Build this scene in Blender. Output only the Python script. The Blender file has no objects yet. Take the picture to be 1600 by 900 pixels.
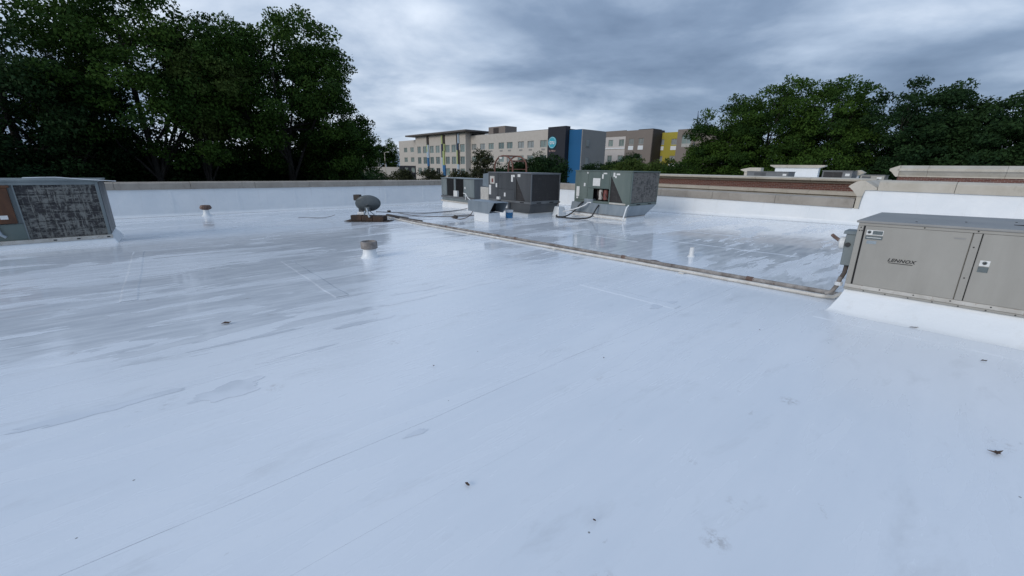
import bpy, bmesh, math, random
import numpy as np
from mathutils import Vector, Matrix

# ------------------------------------------------------------------ camera, sky, sun, exposure
R = math.radians
sc = bpy.context.scene
TH = R(41)                                   # the building's long axis u, measured from world x
U = Vector((math.cos(TH), math.sin(TH), 0)); V = Vector((-math.sin(TH), math.cos(TH), 0))
SLOPE = 0.0255                               # the roof drains towards +v
PITCH, ROLL = R(16.75), R(0.97)
cam_d = bpy.data.cameras.new('camera'); cam = bpy.data.objects.new('camera', cam_d); sc.collection.objects.link(cam)
cam_d.sensor_width = 36; cam_d.lens = 36 * 622 / 1600; cam_d.clip_end = 5000; cam_d.clip_start = 0.05
f = Vector((0, math.cos(PITCH), -math.sin(PITCH))); r0 = Vector((1, 0, 0)); u0 = r0.cross(f)
r1 = math.cos(ROLL) * r0 + math.sin(ROLL) * u0; u1 = -math.sin(ROLL) * r0 + math.cos(ROLL) * u0
m = Matrix.Identity(4)
for i in range(3):
    m[i][0], m[i][1], m[i][2] = r1[i], u1[i], -f[i]
m.translation = (0, 0, 1.66)
cam.matrix_world = m
sc.camera = cam

SUN_EL, SUN_AZ = R(24), R(226)               # azimuth clockwise from world +y: behind the camera, to the left
OFF1, OFF2 = (-3.63177, -7.34715, 0), (6.18310, 7.47468, 0)
world = bpy.data.worlds.new('World'); sc.world = world; world.use_nodes = True
nt = world.node_tree; nt.nodes.clear()
def wn(t, **k):
    n = nt.nodes.new(t)
    for a, b in k.items(): setattr(n, a, b)
    return n
L = nt.links.new
out = wn('ShaderNodeOutputWorld'); bg = wn('ShaderNodeBackground'); bg.inputs[1].default_value = 1.0
L(bg.outputs[0], out.inputs[0])
tc = wn('ShaderNodeTexCoord'); sep = wn('ShaderNodeSeparateXYZ'); L(tc.outputs['Generated'], sep.inputs[0])
def wm(op, a, b=None, c=None, clamp=False):
    n = wn('ShaderNodeMath', operation=op, use_clamp=clamp)
    for i, x in enumerate((a, b, c)):
        if x is None: continue
        if isinstance(x, (int, float)): n.inputs[i].default_value = x
        else: L(x, n.inputs[i])
    return n.outputs[0]
zc = wm('MAXIMUM', sep.outputs[2], 0.0)
zz = wm('ADD', zc, 0.24)
cx = wm('DIVIDE', sep.outputs[0], zz); cy = wm('DIVIDE', sep.outputs[1], zz)
comb = wn('ShaderNodeCombineXYZ'); L(cx, comb.inputs[0]); L(cy, comb.inputs[1])
def wnoise(scale, detail, rough, dist, off):
    mp = wn('ShaderNodeMapping'); mp.inputs['Location'].default_value = off; L(comb.outputs[0], mp.inputs[0])
    mp.inputs['Rotation'].default_value = (0, 0, R(24)); mp.inputs['Scale'].default_value = (0.9, 1.1, 1)
    n = wn('ShaderNodeTexNoise'); L(mp.outputs[0], n.inputs['Vector'])
    n.inputs['Scale'].default_value = scale; n.inputs['Detail'].default_value = detail
    n.inputs['Roughness'].default_value = rough; n.inputs['Distortion'].default_value = dist
    return n.outputs[0]
n1 = wnoise(0.52, 5, 0.5, 0.4, OFF1); n2 = wnoise(1.5, 9, 0.55, 0.25, OFF2)
mixn = wm('ADD', wm('MULTIPLY', n1, 0.62), wm('MULTIPLY', n2, 0.38))
mixn = wm('ADD', wm('MULTIPLY', wm('SUBTRACT', mixn, 0.5), 1.35), 0.485)
ramp = wn('ShaderNodeValToRGB'); L(mixn, ramp.inputs[0])
cr = ramp.color_ramp
cr.elements[0].position = 0.30; cr.elements[0].color = (0.085, 0.130, 0.215, 1)
cr.elements[1].position = 0.66; cr.elements[1].color = (0.60, 0.67, 0.775, 1)
e = cr.elements.new(0.44); e.color = (0.185, 0.252, 0.365, 1)
e = cr.elements.new(0.54); e.color = (0.335, 0.415, 0.540, 1)
# an overcast sky brightens towards the zenith
grad = wm('ADD', wm('MULTIPLY', wm('MULTIPLY', zc, zc), 0.75), 1.18)
cl = wn('ShaderNodeVectorMath', operation='SCALE'); L(ramp.outputs[0], cl.inputs[0]); L(grad, cl.inputs['Scale'])
sky = wn('ShaderNodeTexSky', sky_type='NISHITA', sun_disc=False); sky.sun_elevation = SUN_EL; sky.sun_rotation = SUN_AZ
sk = wn('ShaderNodeVectorMath', operation='SCALE'); L(sky.outputs[0], sk.inputs[0]); sk.inputs['Scale'].default_value = 0.10
mx = wn('ShaderNodeMix', data_type='RGBA'); mx.inputs[0].default_value = 0.93
L(sk.outputs[0], mx.inputs[6]); L(cl.outputs[0], mx.inputs[7]); L(mx.outputs[2], bg.inputs[0])

sd = bpy.data.lights.new('sun', 'SUN'); sd.energy = 1.2; sd.angle = R(24); sd.color = (1.0, 0.93, 0.84)
sun = bpy.data.objects.new('sun', sd); sc.collection.objects.link(sun)
to_sun = Vector((math.sin(SUN_AZ) * math.cos(SUN_EL), math.cos(SUN_AZ) * math.cos(SUN_EL), math.sin(SUN_EL)))
sun.rotation_euler = to_sun.to_track_quat('Z', 'Y').to_euler(); sun.location = (0, 0, 60)
vs = sc.view_settings; vs.view_transform = 'Standard'; vs.look = 'None'; vs.exposure = 0.13; vs.gamma = 1.0; vs.use_curve_mapping = False
sc.cycles.max_bounces = 6; sc.cycles.use_denoising = True

# ------------------------------------------------------------------ materials
MATS = {}
class NT:
    """small helper around one material's node tree"""
    def __init__(s, name):
        s.m = bpy.data.materials.new(name); s.m.use_nodes = True; s.t = s.m.node_tree
        s.b = s.t.nodes['Principled BSDF']; s.o = s.t.nodes['Material Output']; MATS[name] = s.m
    def n(s, t, **k):
        x = s.t.nodes.new(t)
        for a, b in k.items(): setattr(x, a, b)
        return x
    def l(s, a, b): s.t.links.new(a, b)
    def math(s, op, a, b=None, clamp=False):
        n = s.n('ShaderNodeMath', operation=op, use_clamp=clamp)
        for i, x in enumerate((a, b)):
            if x is None: continue
            if isinstance(x, (int, float)): n.inputs[i].default_value = x
            else: s.l(x, n.inputs[i])
        return n.outputs[0]
    def coords(s, kind='Object', scale=(1, 1, 1), rot=(0, 0, 0), loc=(0, 0, 0)):
        if kind == 'World': src = s.n('ShaderNodeNewGeometry').outputs['Position']
        else: src = s.n('ShaderNodeTexCoord').outputs[kind]
        mp = s.n('ShaderNodeMapping'); s.l(src, mp.inputs[0])
        mp.inputs['Scale'].default_value = scale; mp.inputs['Rotation'].default_value = rot; mp.inputs['Location'].default_value = loc
        return mp.outputs[0]
    def noise(s, vec, scale=5, detail=4, rough=0.5, dist=0.0):
        n = s.n('ShaderNodeTexNoise'); s.l(vec, n.inputs['Vector'])
        n.inputs['Scale'].default_value = scale; n.inputs['Detail'].default_value = detail
        n.inputs['Roughness'].default_value = rough; n.inputs['Distortion'].default_value = dist
        return n.outputs[0]
    def ramp(s, fac, stops, interp='LINEAR'):
        n = s.n('ShaderNodeValToRGB'); s.l(fac, n.inputs[0]); c = n.color_ramp; c.interpolation = interp
        while len(c.elements) < len(stops): c.elements.new(0.5)
        for el, (p, col) in zip(c.elements, stops):
            el.position = p; el.color = (*col, 1) if not isinstance(col, (int, float)) else (col, col, col, 1)
        return n.outputs[0]
    def mix(s, fac, a, b):
        n = s.n('ShaderNodeMix', data_type='RGBA')
        for i, x in ((0, fac), (6, a), (7, b)):
            if isinstance(x, (int, float)): n.inputs[i].default_value = x
            elif isinstance(x, tuple): n.inputs[i].default_value = (*x, 1)
            else: s.l(x, n.inputs[i])
        return n.outputs[2]
    def bump(s, h, strength=0.3, dist=0.01):
        n = s.n('ShaderNodeBump'); n.inputs['Strength'].default_value = strength; n.inputs['Distance'].default_value = dist
        s.l(h, n.inputs['Height']); s.l(n.outputs[0], s.b.inputs['Normal']); return n
    def set(s, **k):
        nm = {'base': 'Base Color', 'rough': 'Roughness', 'metal': 'Metallic', 'spec': 'Specular IOR Level'}
        for a, v in k.items():
            i = s.b.inputs[nm[a]]
            if isinstance(v, tuple): i.default_value = (*v, 1)
            elif isinstance(v, (int, float)): i.default_value = v
            else: s.l(v, i)
        return s

def weathered(name, col, col2, rough=0.5, metal=0.0, scale=3.0, bump=0.05, contrast=(0.35, 0.7), streak=False, speck=None, wave=0.0):
    s = NT(name); v = s.coords('Object', scale=(1, 1, 0.25) if streak else (1, 1, 1))
    n = s.noise(v, scale, 7, 0.6, 0.3)
    c = s.ramp(n, [(contrast[0], col), (contrast[1], col2)])
    if speck:
        k = s.noise(s.coords('Object'), 38, 3, 0.6); c = s.mix(s.ramp(k, [(0.62, 0.0), (0.70, 0.8)]), c, speck)
    s.set(base=c, metal=metal)
    s.set(rough=s.ramp(n, [(0.3, max(rough - 0.1, 0.02)), (0.7, min(rough + 0.12, 1))]))
    if wave: s.bump(s.noise(s.coords('Object'), 3.0, 2, 0.5), wave, 0.02)
    elif bump: s.bump(s.noise(s.coords('Object'), 60, 3, 0.6), bump, 0.004)
    return s.m

# the coated membrane, wet over most of the far half: pools dry out in patches with hard edges
def roof_material():
    s = NT('wet_white_coating')
    pos = s.coords('World', rot=(0, 0, -TH))
    sx = s.n('ShaderNodeSeparateXYZ'); s.l(pos, sx.inputs[0]); uu, vv = sx.outputs[0], sx.outputs[1]
    def stretch(a, b):
        n = s.n('ShaderNodeVectorMath', operation='MULTIPLY'); s.l(pos, n.inputs[0]); n.inputs[1].default_value = (a, b, 0); return n.outputs[0]
    def region(x, x0, x1, y0, y1):
        n = s.n('ShaderNodeMapRange'); n.interpolation_type = 'SMOOTHSTEP'; s.l(x, n.inputs[0])
        for i, q in enumerate((x0, x1, y0, y1)): n.inputs[i + 1].default_value = q
        return n.outputs[0]
    big = s.noise(stretch(0.30, 1.0), 0.55, 5, 0.55, 0.6)
    med = s.noise(stretch(0.42, 2.0), 1.2, 6, 0.62, 0.9)
    fine = s.noise(stretch(0.5, 3.2), 2.6, 5, 0.6, 0.5)
    reg = region(vv, 3.0, 6.2, -0.22, 0.045); regu = region(uu, 7.0, 7.3, -0.22, 0.050)
    sel = s.math('ADD', s.math('ADD', s.math('MULTIPLY', big, 0.5), s.math('MULTIPLY', med, 0.35)), s.math('MULTIPLY', fine, 0.15))
    sel = s.math('ADD', s.math('MULTIPLY', s.math('SUBTRACT', sel, 0.5), 1.7), s.math('ADD', s.math('MAXIMUM', reg, regu), 0.5))
    wet = s.ramp(sel, [(0.503, 0.0), (0.513, 0.8), (0.60, 1.0)])
    streak = s.ramp(fine, [(0.36, 0.0), (0.64, 1.0)])
    # coating colour: roller-laid, a little uneven, thin in places
    tone = s.noise(pos, 0.33, 5, 0.55, 0.4); roll = s.noise(stretch(0.7, 4.5), 1.1, 4, 0.6, 0.3)
    dry = s.ramp(s.math('ADD', s.math('MULTIPLY', tone, 0.65), s.math('MULTIPLY', roll, 0.35)), [(0.32, (0.69, 0.73, 0.775)), (0.68, (0.795, 0.82, 0.85))])
    wetc = s.ramp(streak, [(0.0, (0.575, 0.61, 0.655)), (1.0, (0.745, 0.775, 0.81))])
    c = s.mix(wet, dry, wetc)
    # scuffs, smears and footmarks
    d1 = s.noise(stretch(0.8, 2.2), 1.5, 6, 0.68, 0.4)
    c = s.mix(s.ramp(d1, [(0.57, 0.0), (0.70, 0.30), (0.82, 0.45)]), c, (0.50, 0.52, 0.54))
    d2 = s.noise(stretch(1.0, 1.5), 5.5, 6, 0.75, 0.3)
    c = s.mix(s.ramp(d2, [(0.655, 0.0), (0.75, 0.45)]), c, (0.36, 0.355, 0.35))
    vor = s.n('ShaderNodeTexVoronoi'); s.l(stretch(1.0, 1.0), vor.inputs['Vector']); vor.inputs['Scale'].default_value = 1.7; vor.inputs['Randomness'].default_value = 1.0
    spot = s.math('MULTIPLY', s.ramp(vor.outputs['Distance'], [(0.05, 1.0), (0.14, 0.0)]), s.ramp(s.noise(pos, 22, 4, 0.7), [(0.48, 0.0), (0.62, 0.55)]))
    c = s.mix(spot, c, (0.33, 0.31, 0.30))
    grit = s.n('ShaderNodeTexVoronoi'); s.l(pos, grit.inputs['Vector']); grit.inputs['Scale'].default_value = 3.4
    c = s.mix(s.ramp(grit.outputs['Distance'], [(0.016, 0.85), (0.024, 0.0)]), c, (0.12, 0.11, 0.10))
    s.set(base=c, spec=0.5)
    s.set(rough=s.mix(wet, s.ramp(s.math('ADD', s.math('MULTIPLY', tone, 0.5), s.math('MULTIPLY', roll, 0.5)), [(0.35, 0.20), (0.65, 0.34)]), s.ramp(streak, [(0.0, 0.04), (1.0, 0.12)])))
    w1 = s.noise(stretch(0.6, 1.6), 1.7, 4, 0.5, 0.2); w2 = s.noise(pos, 30, 2, 0.5)
    h = s.math('ADD', w1, s.math('MULTIPLY', s.math('MULTIPLY', w2, 0.06), s.math('SUBTRACT', 1.0, wet)))
    h = s.math('ADD', h, s.math('MULTIPLY', wet, -0.04))
    s.bump(h, 0.20, 0.02)
    return s.m
ROOFM = roof_material()

def flashing_material():
    s = NT('white_flashing_coat'); v = s.coords('World')
    n = s.noise(v, 0.9, 5, 0.6, 0.4)
    c = s.ramp(n, [(0.3, (0.71, 0.745, 0.77)), (0.7, (0.80, 0.82, 0.83))])
    d = s.noise(s.coords('World', scale=(1, 1, 0.5)), 3.2, 6, 0.7, 0.3)
    c = s.mix(s.ramp(d, [(0.64, 0.0), (0.78, 0.30)]), c, (0.45, 0.44, 0.42))
    dr = s.noise(s.coords('World', scale=(1, 1, 0.06)), 5.0, 5, 0.7, 0.1)
    c = s.mix(s.ramp(dr, [(0.58, 0.0), (0.74, 0.28)]), c, (0.50, 0.49, 0.46))
    s.set(base=c, rough=0.38)
    h = s.math('ADD', s.noise(v, 1.6, 4, 0.55, 0.6), s.math('MULTIPLY', s.noise(v, 28, 3, 0.6), 0.08))
    s.bump(h, 0.55, 0.035); return s.m
WHITE = flashing_material()

def stone_material(name, a, b, dark):
    s = NT(name); v = s.coords('World')
    n = s.noise(v, 1.3, 7, 0.65, 0.3); c = s.ramp(n, [(0.32, a), (0.7, b)])
    k = s.noise(s.coords('World', scale=(1, 1, 0.4)), 4.5, 6, 0.75, 0.2)
    c = s.mix(s.ramp(k, [(0.56, 0.0), (0.74, 0.55)]), c, dark)
    s.set(base=c, rough=0.85); s.bump(s.noise(v, 45, 4, 0.65), 0.25, 0.006); return s.m
STONE = stone_material('weathered_cast_stone', (0.27, 0.240, 0.205), (0.38, 0.345, 0.30), (0.13, 0.115, 0.095))
STONE2 = stone_material('cream_cast_stone', (0.43, 0.39, 0.32), (0.54, 0.50, 0.43), (0.27, 0.24, 0.19))
STUCCO = stone_material('pale_render', (0.49, 0.455, 0.41), (0.54, 0.505, 0.46), (0.43, 0.40, 0.36))

def brick_material():
    s = NT('red_brick'); v = s.coords('Object')
    sp = s.n('ShaderNodeSeparateXYZ'); s.l(v, sp.inputs[0]); cb = s.n('ShaderNodeCombineXYZ'); s.l(sp.outputs[1], cb.inputs[0]); s.l(sp.outputs[2], cb.inputs[1])
    b = s.n('ShaderNodeTexBrick'); s.l(cb.outputs[0], b.inputs['Vector']); b.inputs['Scale'].default_value = 1.0
    b.inputs['Brick Width'].default_value = 0.215; b.inputs['Row Height'].default_value = 0.075; b.inputs['Mortar Size'].default_value = 0.007
    b.inputs['Color1'].default_value = (0.10, 0.038, 0.030, 1); b.inputs['Color2'].default_value = (0.15, 0.058, 0.042, 1); b.inputs['Mortar'].default_value = (0.24, 0.20, 0.18, 1)
    s.set(base=b.outputs[0], rough=0.9); s.bump(b.outputs['Fac'], -0.4, 0.006); return s.m
BRICK = brick_material()

def plain(name, col, rough=0.5, metal=0.0, var=0.12, scale=4):
    a = tuple(x * (1 - var) for x in col); b = tuple(min(x * (1 + var), 1) for x in col)
    return weathered(name, a, b, rough, metal, scale, 0.04)
GREY_GREEN = weathered('green_grey_paint', (0.095, 0.128, 0.118), (0.140, 0.172, 0.157), 0.45, 0, 2.2, streak=True, contrast=(0.3, 0.72))
GREY_BLUE = weathered('blue_grey_paint', (0.145, 0.172, 0.178), (0.205, 0.235, 0.238), 0.45, 0, 2.2, streak=True)
DARK_GREY = weathered('dark_grey_paint', (0.056, 0.060, 0.064), (0.084, 0.088, 0.092), 0.42, 0, 2.0, streak=True)
MID_GREY = weathered('mid_grey_paint', (0.115, 0.122, 0.128), (0.16, 0.167, 0.172), 0.42, 0, 2.0, streak=True)
BEIGE = weathered('beige_grey_paint', (0.262, 0.250, 0.222), (0.362, 0.347, 0.312), 0.50, 0, 2.1, contrast=(0.25, 0.75), streak=True, wave=0.5)
BEIGE_TOP = weathered('dusty_beige_top', (0.215, 0.212, 0.202), (0.30, 0.295, 0.28), 0.5, 0, 1.6)
BEIGE_PALE = weathered('chalked_pale_rail', (0.42, 0.40, 0.36), (0.56, 0.545, 0.51), 0.6, 0, 6, speck=(0.22, 0.10, 0.05))
GALV = weathered('galvanised_sheet', (0.24, 0.285, 0.32), (0.34, 0.385, 0.42), 0.42, 0.45, 2.4, streak=True)
RUST = weathered('rusted_panel', (0.060, 0.028, 0.016), (0.160, 0.072, 0.036), 0.85, 0, 3.4, 0.3, streak=True)
RUSTY_PIPE = weathered('rust_flecked_pipe', (0.13, 0.11, 0.098), (0.40, 0.375, 0.35), 0.75, 0, 5.0, 0.3, speck=(0.13, 0.035, 0.02))
REDSTEEL = weathered('red_oxide_steel', (0.13, 0.058, 0.040), (0.19, 0.085, 0.058), 0.7, 0, 6)
BROWN_BLOCK = weathered('brown_ballast_block', (0.030, 0.022, 0.017), (0.085, 0.052, 0.036), 0.9, 0, 6, 0.4)
WOOD = weathered('grey_brown_timber', (0.040, 0.032, 0.027), (0.105, 0.088, 0.075), 0.9, 0, 5, 0.4)
CONC = weathered('mottled_concrete_cap', (0.13, 0.115, 0.105), (0.34, 0.31, 0.29), 0.9, 0, 9, 0.4)
RUSTCAP = weathered('rusty_vent_cap', (0.07, 0.035, 0.025), (0.26, 0.19, 0.16), 0.85, 0, 9, 0.4)
CREAM_PIPE = weathered('cream_painted_pipe', (0.50, 0.475, 0.43), (0.72, 0.70, 0.66), 0.5, 0, 5, 0.1, speck=(0.30, 0.22, 0.16))
PVC = plain('white_pvc', (0.74, 0.75, 0.75), 0.35)
BLACK = plain('black_rubber', (0.018, 0.017, 0.017), 0.6)
CABLE = plain('sun_bleached_cable', (0.10, 0.082, 0.072), 0.7)
DARKHOLE = plain('dark_interior', (0.012, 0.012, 0.013), 0.9)
DISHM = weathered('slate_grey_dish', (0.070, 0.084, 0.090), (0.100, 0.115, 0.122), 0.45, 0, 4)
LABEL_W = plain('white_label', (0.68, 0.68, 0.66), 0.5, 0, 0.1, 20)
LABEL_G = plain('grey_label_print', (0.11, 0.135, 0.14), 0.45, 0, 0.25, 60)
INK = plain('black_print', (0.022, 0.022, 0.022), 0.5)
RED = plain('faded_red', (0.19, 0.06, 0.05), 0.6)
BLUE_LABEL = plain('blue_bucket_label', (0.025, 0.17, 0.36), 0.4, 0, 0.3, 14)
LEAFB = plain('dead_leaf_brown', (0.075, 0.042, 0.026), 0.8, 0, 0.5, 30)

def coil_material(name, fin, dirt, amount, vs_=1.0):
    s = NT(name)
    v1 = s.coords('Object', scale=(5, 5, 17)); v2 = s.coords('Object', scale=(20, 20, 3.5))
    a = s.noise(v1, 1.0, 4, 0.7, 0.3); b = s.noise(v2, 1.0, 4, 0.7, 0.3)
    big = s.noise(s.coords('Object'), 1.6, 5, 0.6, 0.6)
    k = s.math('MAXIMUM', a, b)
    k = s.math('ADD', k, s.math('MULTIPLY', s.math('SUBTRACT', big, 0.5), 0.35))
    fac = s.ramp(k, [(amount, 0.0), (amount + 0.10, 0.85)])
    s.set(base=s.mix(fac, fin, dirt), rough=0.75)
    w = s.n('ShaderNodeTexWave', bands_direction='Z'); s.l(s.coords('Object'), w.inputs[0]); w.inputs['Scale'].default_value = 28
    s.bump(w.outputs[0], 0.5, 0.006); return s.m
COIL_DIRTY = coil_material('coil_fins_chalky', (0.036, 0.034, 0.036), (0.23, 0.23, 0.21), 0.495)
COIL_TAN = coil_material('coil_fins_dusty', (0.060, 0.058, 0.055), (0.20, 0.185, 0.165), 0.45)
COIL_DARK = coil_material('coil_fins_dark', (0.028, 0.026, 0.026), (0.05, 0.046, 0.045), 0.55)
# far buildings
TAUPE = plain('taupe_render', (0.215, 0.185, 0.165), 0.85, 0, 0.05, 0.4)
GREY_R = plain('grey_render', (0.275, 0.270, 0.262), 0.85, 0, 0.05, 0.4)
WHITE_R = plain('white_render', (0.56, 0.53, 0.51), 0.85, 0, 0.05, 0.4)
YELLOW_R = plain('mustard_render', (0.37, 0.315, 0.045), 0.8, 0, 0.05, 0.4)
BLUE_R = plain('blue_panel', (0.006, 0.105, 0.26), 0.6, 0, 0.05, 0.4)
BLACK_R = plain('charcoal_panel', (0.016, 0.018, 0.026), 0.6, 0, 0.1, 0.4)
DBROWN_R = plain('dark_brown_panel', (0.045, 0.036, 0.032), 0.7)
LIME_R = plain('lime_panel', (0.40, 0.46, 0.20), 0.6)
NAVY_R = plain('navy_panel', (0.020, 0.042, 0.085), 0.6)
SKYB_R = plain('pale_blue_panel', (0.42, 0.52, 0.62), 0.6)
MIDB_R = plain('mid_blue_panel', (0.03, 0.14, 0.32), 0.6)
FRAME_R = plain('pale_window_frame', (0.42, 0.42, 0.40), 0.5)
ROOF_EDGE = plain('brown_fascia', (0.10, 0.085, 0.075), 0.6)
CYAN = plain('cyan_sign_disc', (0.05, 0.40, 0.52), 0.4, 0, 0.03)
SIGN_W = plain('white_sign_letters', (0.75, 0.78, 0.80), 0.4, 0, 0.03)
SIGN_O = plain('orange_sign_letters', (0.62, 0.42, 0.38), 0.4, 0, 0.03)
def glass_material(name, col):
    s = NT(name); v = s.coords('World'); n = s.noise(v, 0.35, 3, 0.5)
    s.set(base=s.ramp(n, [(0.35, tuple(x * 0.7 for x in col)), (0.65, col)]), rough=0.06, spec=0.7); return s.m
GLASS = glass_material('curtained_green_glass', (0.27, 0.345, 0.33)); GLASS_D = glass_material('dark_glass', (0.03, 0.036, 0.04))
GLASS_M = glass_material('dim_green_glass', (0.16, 0.215, 0.21)); GLASS_L = glass_material('pale_glass', (0.33, 0.36, 0.36))
def ground_material():
    s = NT('verge_and_asphalt'); v = s.coords('World'); n = s.noise(v, 0.02, 4, 0.5)
    g = s.ramp(s.noise(v, 0.7, 6, 0.7), [(0.3, (0.030, 0.048, 0.016)), (0.7, (0.062, 0.085, 0.032))])
    s.set(base=s.mix(s.ramp(n, [(0.49, 0.0), (0.51, 1.0)]), g, (0.055, 0.055, 0.057)), rough=0.95); return s.m
GROUND = ground_material()
def leaf_material(name, a, b):
    s = NT(name); at = s.n('ShaderNodeAttribute', attribute_name='tint'); c = s.ramp(at.outputs['Fac'], [(0.0, a), (1.0, b)])
    s.set(base=c, rough=0.75, spec=0.12)
    tr = s.n('ShaderNodeBsdfTranslucent'); s.l(c, tr.inputs[0]); mxs = s.n('ShaderNodeMixShader'); mxs.inputs[0].default_value = 0.22
    s.l(s.b.outputs[0], mxs.inputs[1]); s.l(tr.outputs[0], mxs.inputs[2]); s.l(mxs.outputs[0], s.o.inputs['Surface']); return s.m
LEAF = leaf_material('broad_green_leaf', (0.012, 0.036, 0.009), (0.062, 0.118, 0.018))
LEAF_D = leaf_material('deep_green_leaf', (0.009, 0.027, 0.011), (0.030, 0.064, 0.019))
LEAF_Y = leaf_material('fresh_green_leaf', (0.034, 0.064, 0.014), (0.085, 0.125, 0.030))
LEAF_P = leaf_material('olive_needle', (0.028, 0.036, 0.018), (0.062, 0.068, 0.030))
BARK = weathered('grey_bark', (0.016, 0.014, 0.012), (0.048, 0.044, 0.038), 0.95, 0, 7, 0.5, streak=True)

# ------------------------------------------------------------------ mesh helpers
COL = sc.collection
class MB:
    def __init__(s): s.v = []; s.f = []
    def add(s, vs, fs):
        k = len(s.v); s.v += [tuple(x) for x in vs]; s.f += [tuple(i + k for i in q) for q in fs]; return s
    def box(s, x0, x1, y0, y1, z0, z1):
        x0, x1 = min(x0, x1), max(x0, x1); y0, y1 = min(y0, y1), max(y0, y1); z0, z1 = min(z0, z1), max(z0, z1)
        return s.add([(x0, y0, z0), (x1, y0, z0), (x1, y1, z0), (x0, y1, z0), (x0, y0, z1), (x1, y0, z1), (x1, y1, z1), (x0, y1, z1)],
                     [(3, 2, 1, 0), (4, 5, 6, 7), (0, 1, 5, 4), (1, 2, 6, 5), (2, 3, 7, 6), (3, 0, 4, 7)])
    def frustum(s, a, za, b, zb):
        (x0, x1, y0, y1), (X0, X1, Y0, Y1) = a, b
        return s.add([(x0, y0, za), (x1, y0, za), (x1, y1, za), (x0, y1, za), (X0, Y0, zb), (X1, Y0, zb), (X1, Y1, zb), (X0, Y1, zb)],
                     [(3, 2, 1, 0), (4, 5, 6, 7), (0, 1, 5, 4), (1, 2, 6, 5), (2, 3, 7, 6), (3, 0, 4, 7)])
    def prism(s, poly, axis, a, b):
        """poly in the two other axes, extruded along axis from a to b"""
        def P(p, t):
            return (t, p[0], p[1]) if axis == 0 else (p[0], t, p[1]) if axis == 1 else (p[0], p[1], t)
        n = len(poly); vs = [P(p, a) for p in poly] + [P(p, b) for p in poly]
        return s.add(vs, [tuple(range(n))[::-1], tuple(range(n, 2 * n))] + [(i, (i + 1) % n, n + (i + 1) % n, n + i) for i in range(n)])
    def tube(s, pts, r, n=8, cap=True):
        pts = [Vector(p) for p in pts]; rs = r if isinstance(r, (list, tuple)) else [r] * len(pts)
        rings = []; ref = None
        for i, p in enumerate(pts):
            d = (pts[min(i + 1, len(pts) - 1)] - pts[max(i - 1, 0)]).normalized()
            if ref is None: ref = d.orthogonal().normalized()
            a = (ref - d * ref.dot(d)).normalized(); b = d.cross(a); ref = a
            rings.append([p + rs[i] * (math.cos(2 * math.pi * k / n) * a + math.sin(2 * math.pi * k / n) * b) for k in range(n)])
        vs = [q for g in rings for q in g]
        fs = [(i * n + k, i * n + (k + 1) % n, (i + 1) * n + (k + 1) % n, (i + 1) * n + k) for i in range(len(pts) - 1) for k in range(n)]
        if cap: fs += [tuple(range(n))[::-1], tuple(range((len(pts) - 1) * n, len(pts) * n))]
        return s.add(vs, fs)
    def lathe(s, prof, n=20, c=(0, 0, 0), jit=0.0, rng=None):
        vs = []
        for (rad, z) in prof:
            for k in range(n):
                j = 1 + (rng.uniform(-jit, jit) if rng else 0)
                vs.append((c[0] + rad * j * math.cos(2 * math.pi * k / n), c[1] + rad * j * math.sin(2 * math.pi * k / n), c[2] + z))
        fs = [(i * n + k, i * n + (k + 1) % n, (i + 1) * n + (k + 1) % n, (i + 1) * n + k) for i in range(len(prof) - 1) for k in range(n)]
        fs += [tuple(range(n))[::-1], tuple(range((len(prof) - 1) * n, len(prof) * n))]
        return s.add(vs, fs)
    def mesh(s, name):
        me = bpy.data.meshes.new(name); me.from_pydata(s.v, [], s.f); me.update()
        bm = bmesh.new(); bm.from_mesh(me); bmesh.ops.recalc_face_normals(bm, faces=bm.faces); bm.to_mesh(me); bm.free(); return me
    def build(s, name, mat, parent=None, bevel=0.0, smooth=False, loc=(0, 0, 0), rot=(0, 0, 0), label=None):
        me = s.mesh(name); me.materials.append(mat); o = bpy.data.objects.new(name, me); COL.objects.link(o)
        o.parent = parent; o.location = loc; o.rotation_euler = rot
        if smooth:
            for p in me.polygons: p.use_smooth = True
            me.set_sharp_from_angle(angle=R(40))
        if bevel:
            b = o.modifiers.new('bevel', 'BEVEL'); b.width = bevel; b.segments = 2; b.limit_method = 'ANGLE'; b.angle_limit = R(40)
        if label: o['label'] = label
        return o
def bx(*a): return MB().box(*a)
def W(u, v, z=0.0): return U * u + V * v + Vector((0, 0, z))
def zr(v): return -SLOPE * v
def tag(o, label, cat, group=None, kind=None):
    if label: o['label'] = label
    if cat: o['category'] = cat
    if group: o['group'] = group
    if kind: o['kind'] = kind
    return o
def thing(name, label, cat, u, v, z=0.0, rot=TH, group=None):
    o = bpy.data.objects.new(name, None); COL.objects.link(o); o.location = W(u, v, z); o.rotation_euler = (0, 0, rot)
    o.empty_display_size = 0.2
    return tag(o, label, cat, group)
def part(name, mesh, mat, parent, loc=(0, 0, 0), rot=(0, 0, 0)):
    o = bpy.data.objects.new(name, mesh); COL.objects.link(o); o.parent = parent; o.location = loc; o.rotation_euler = rot
    if mat and not mesh.materials: mesh.materials.append(mat)
    return o
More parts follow.
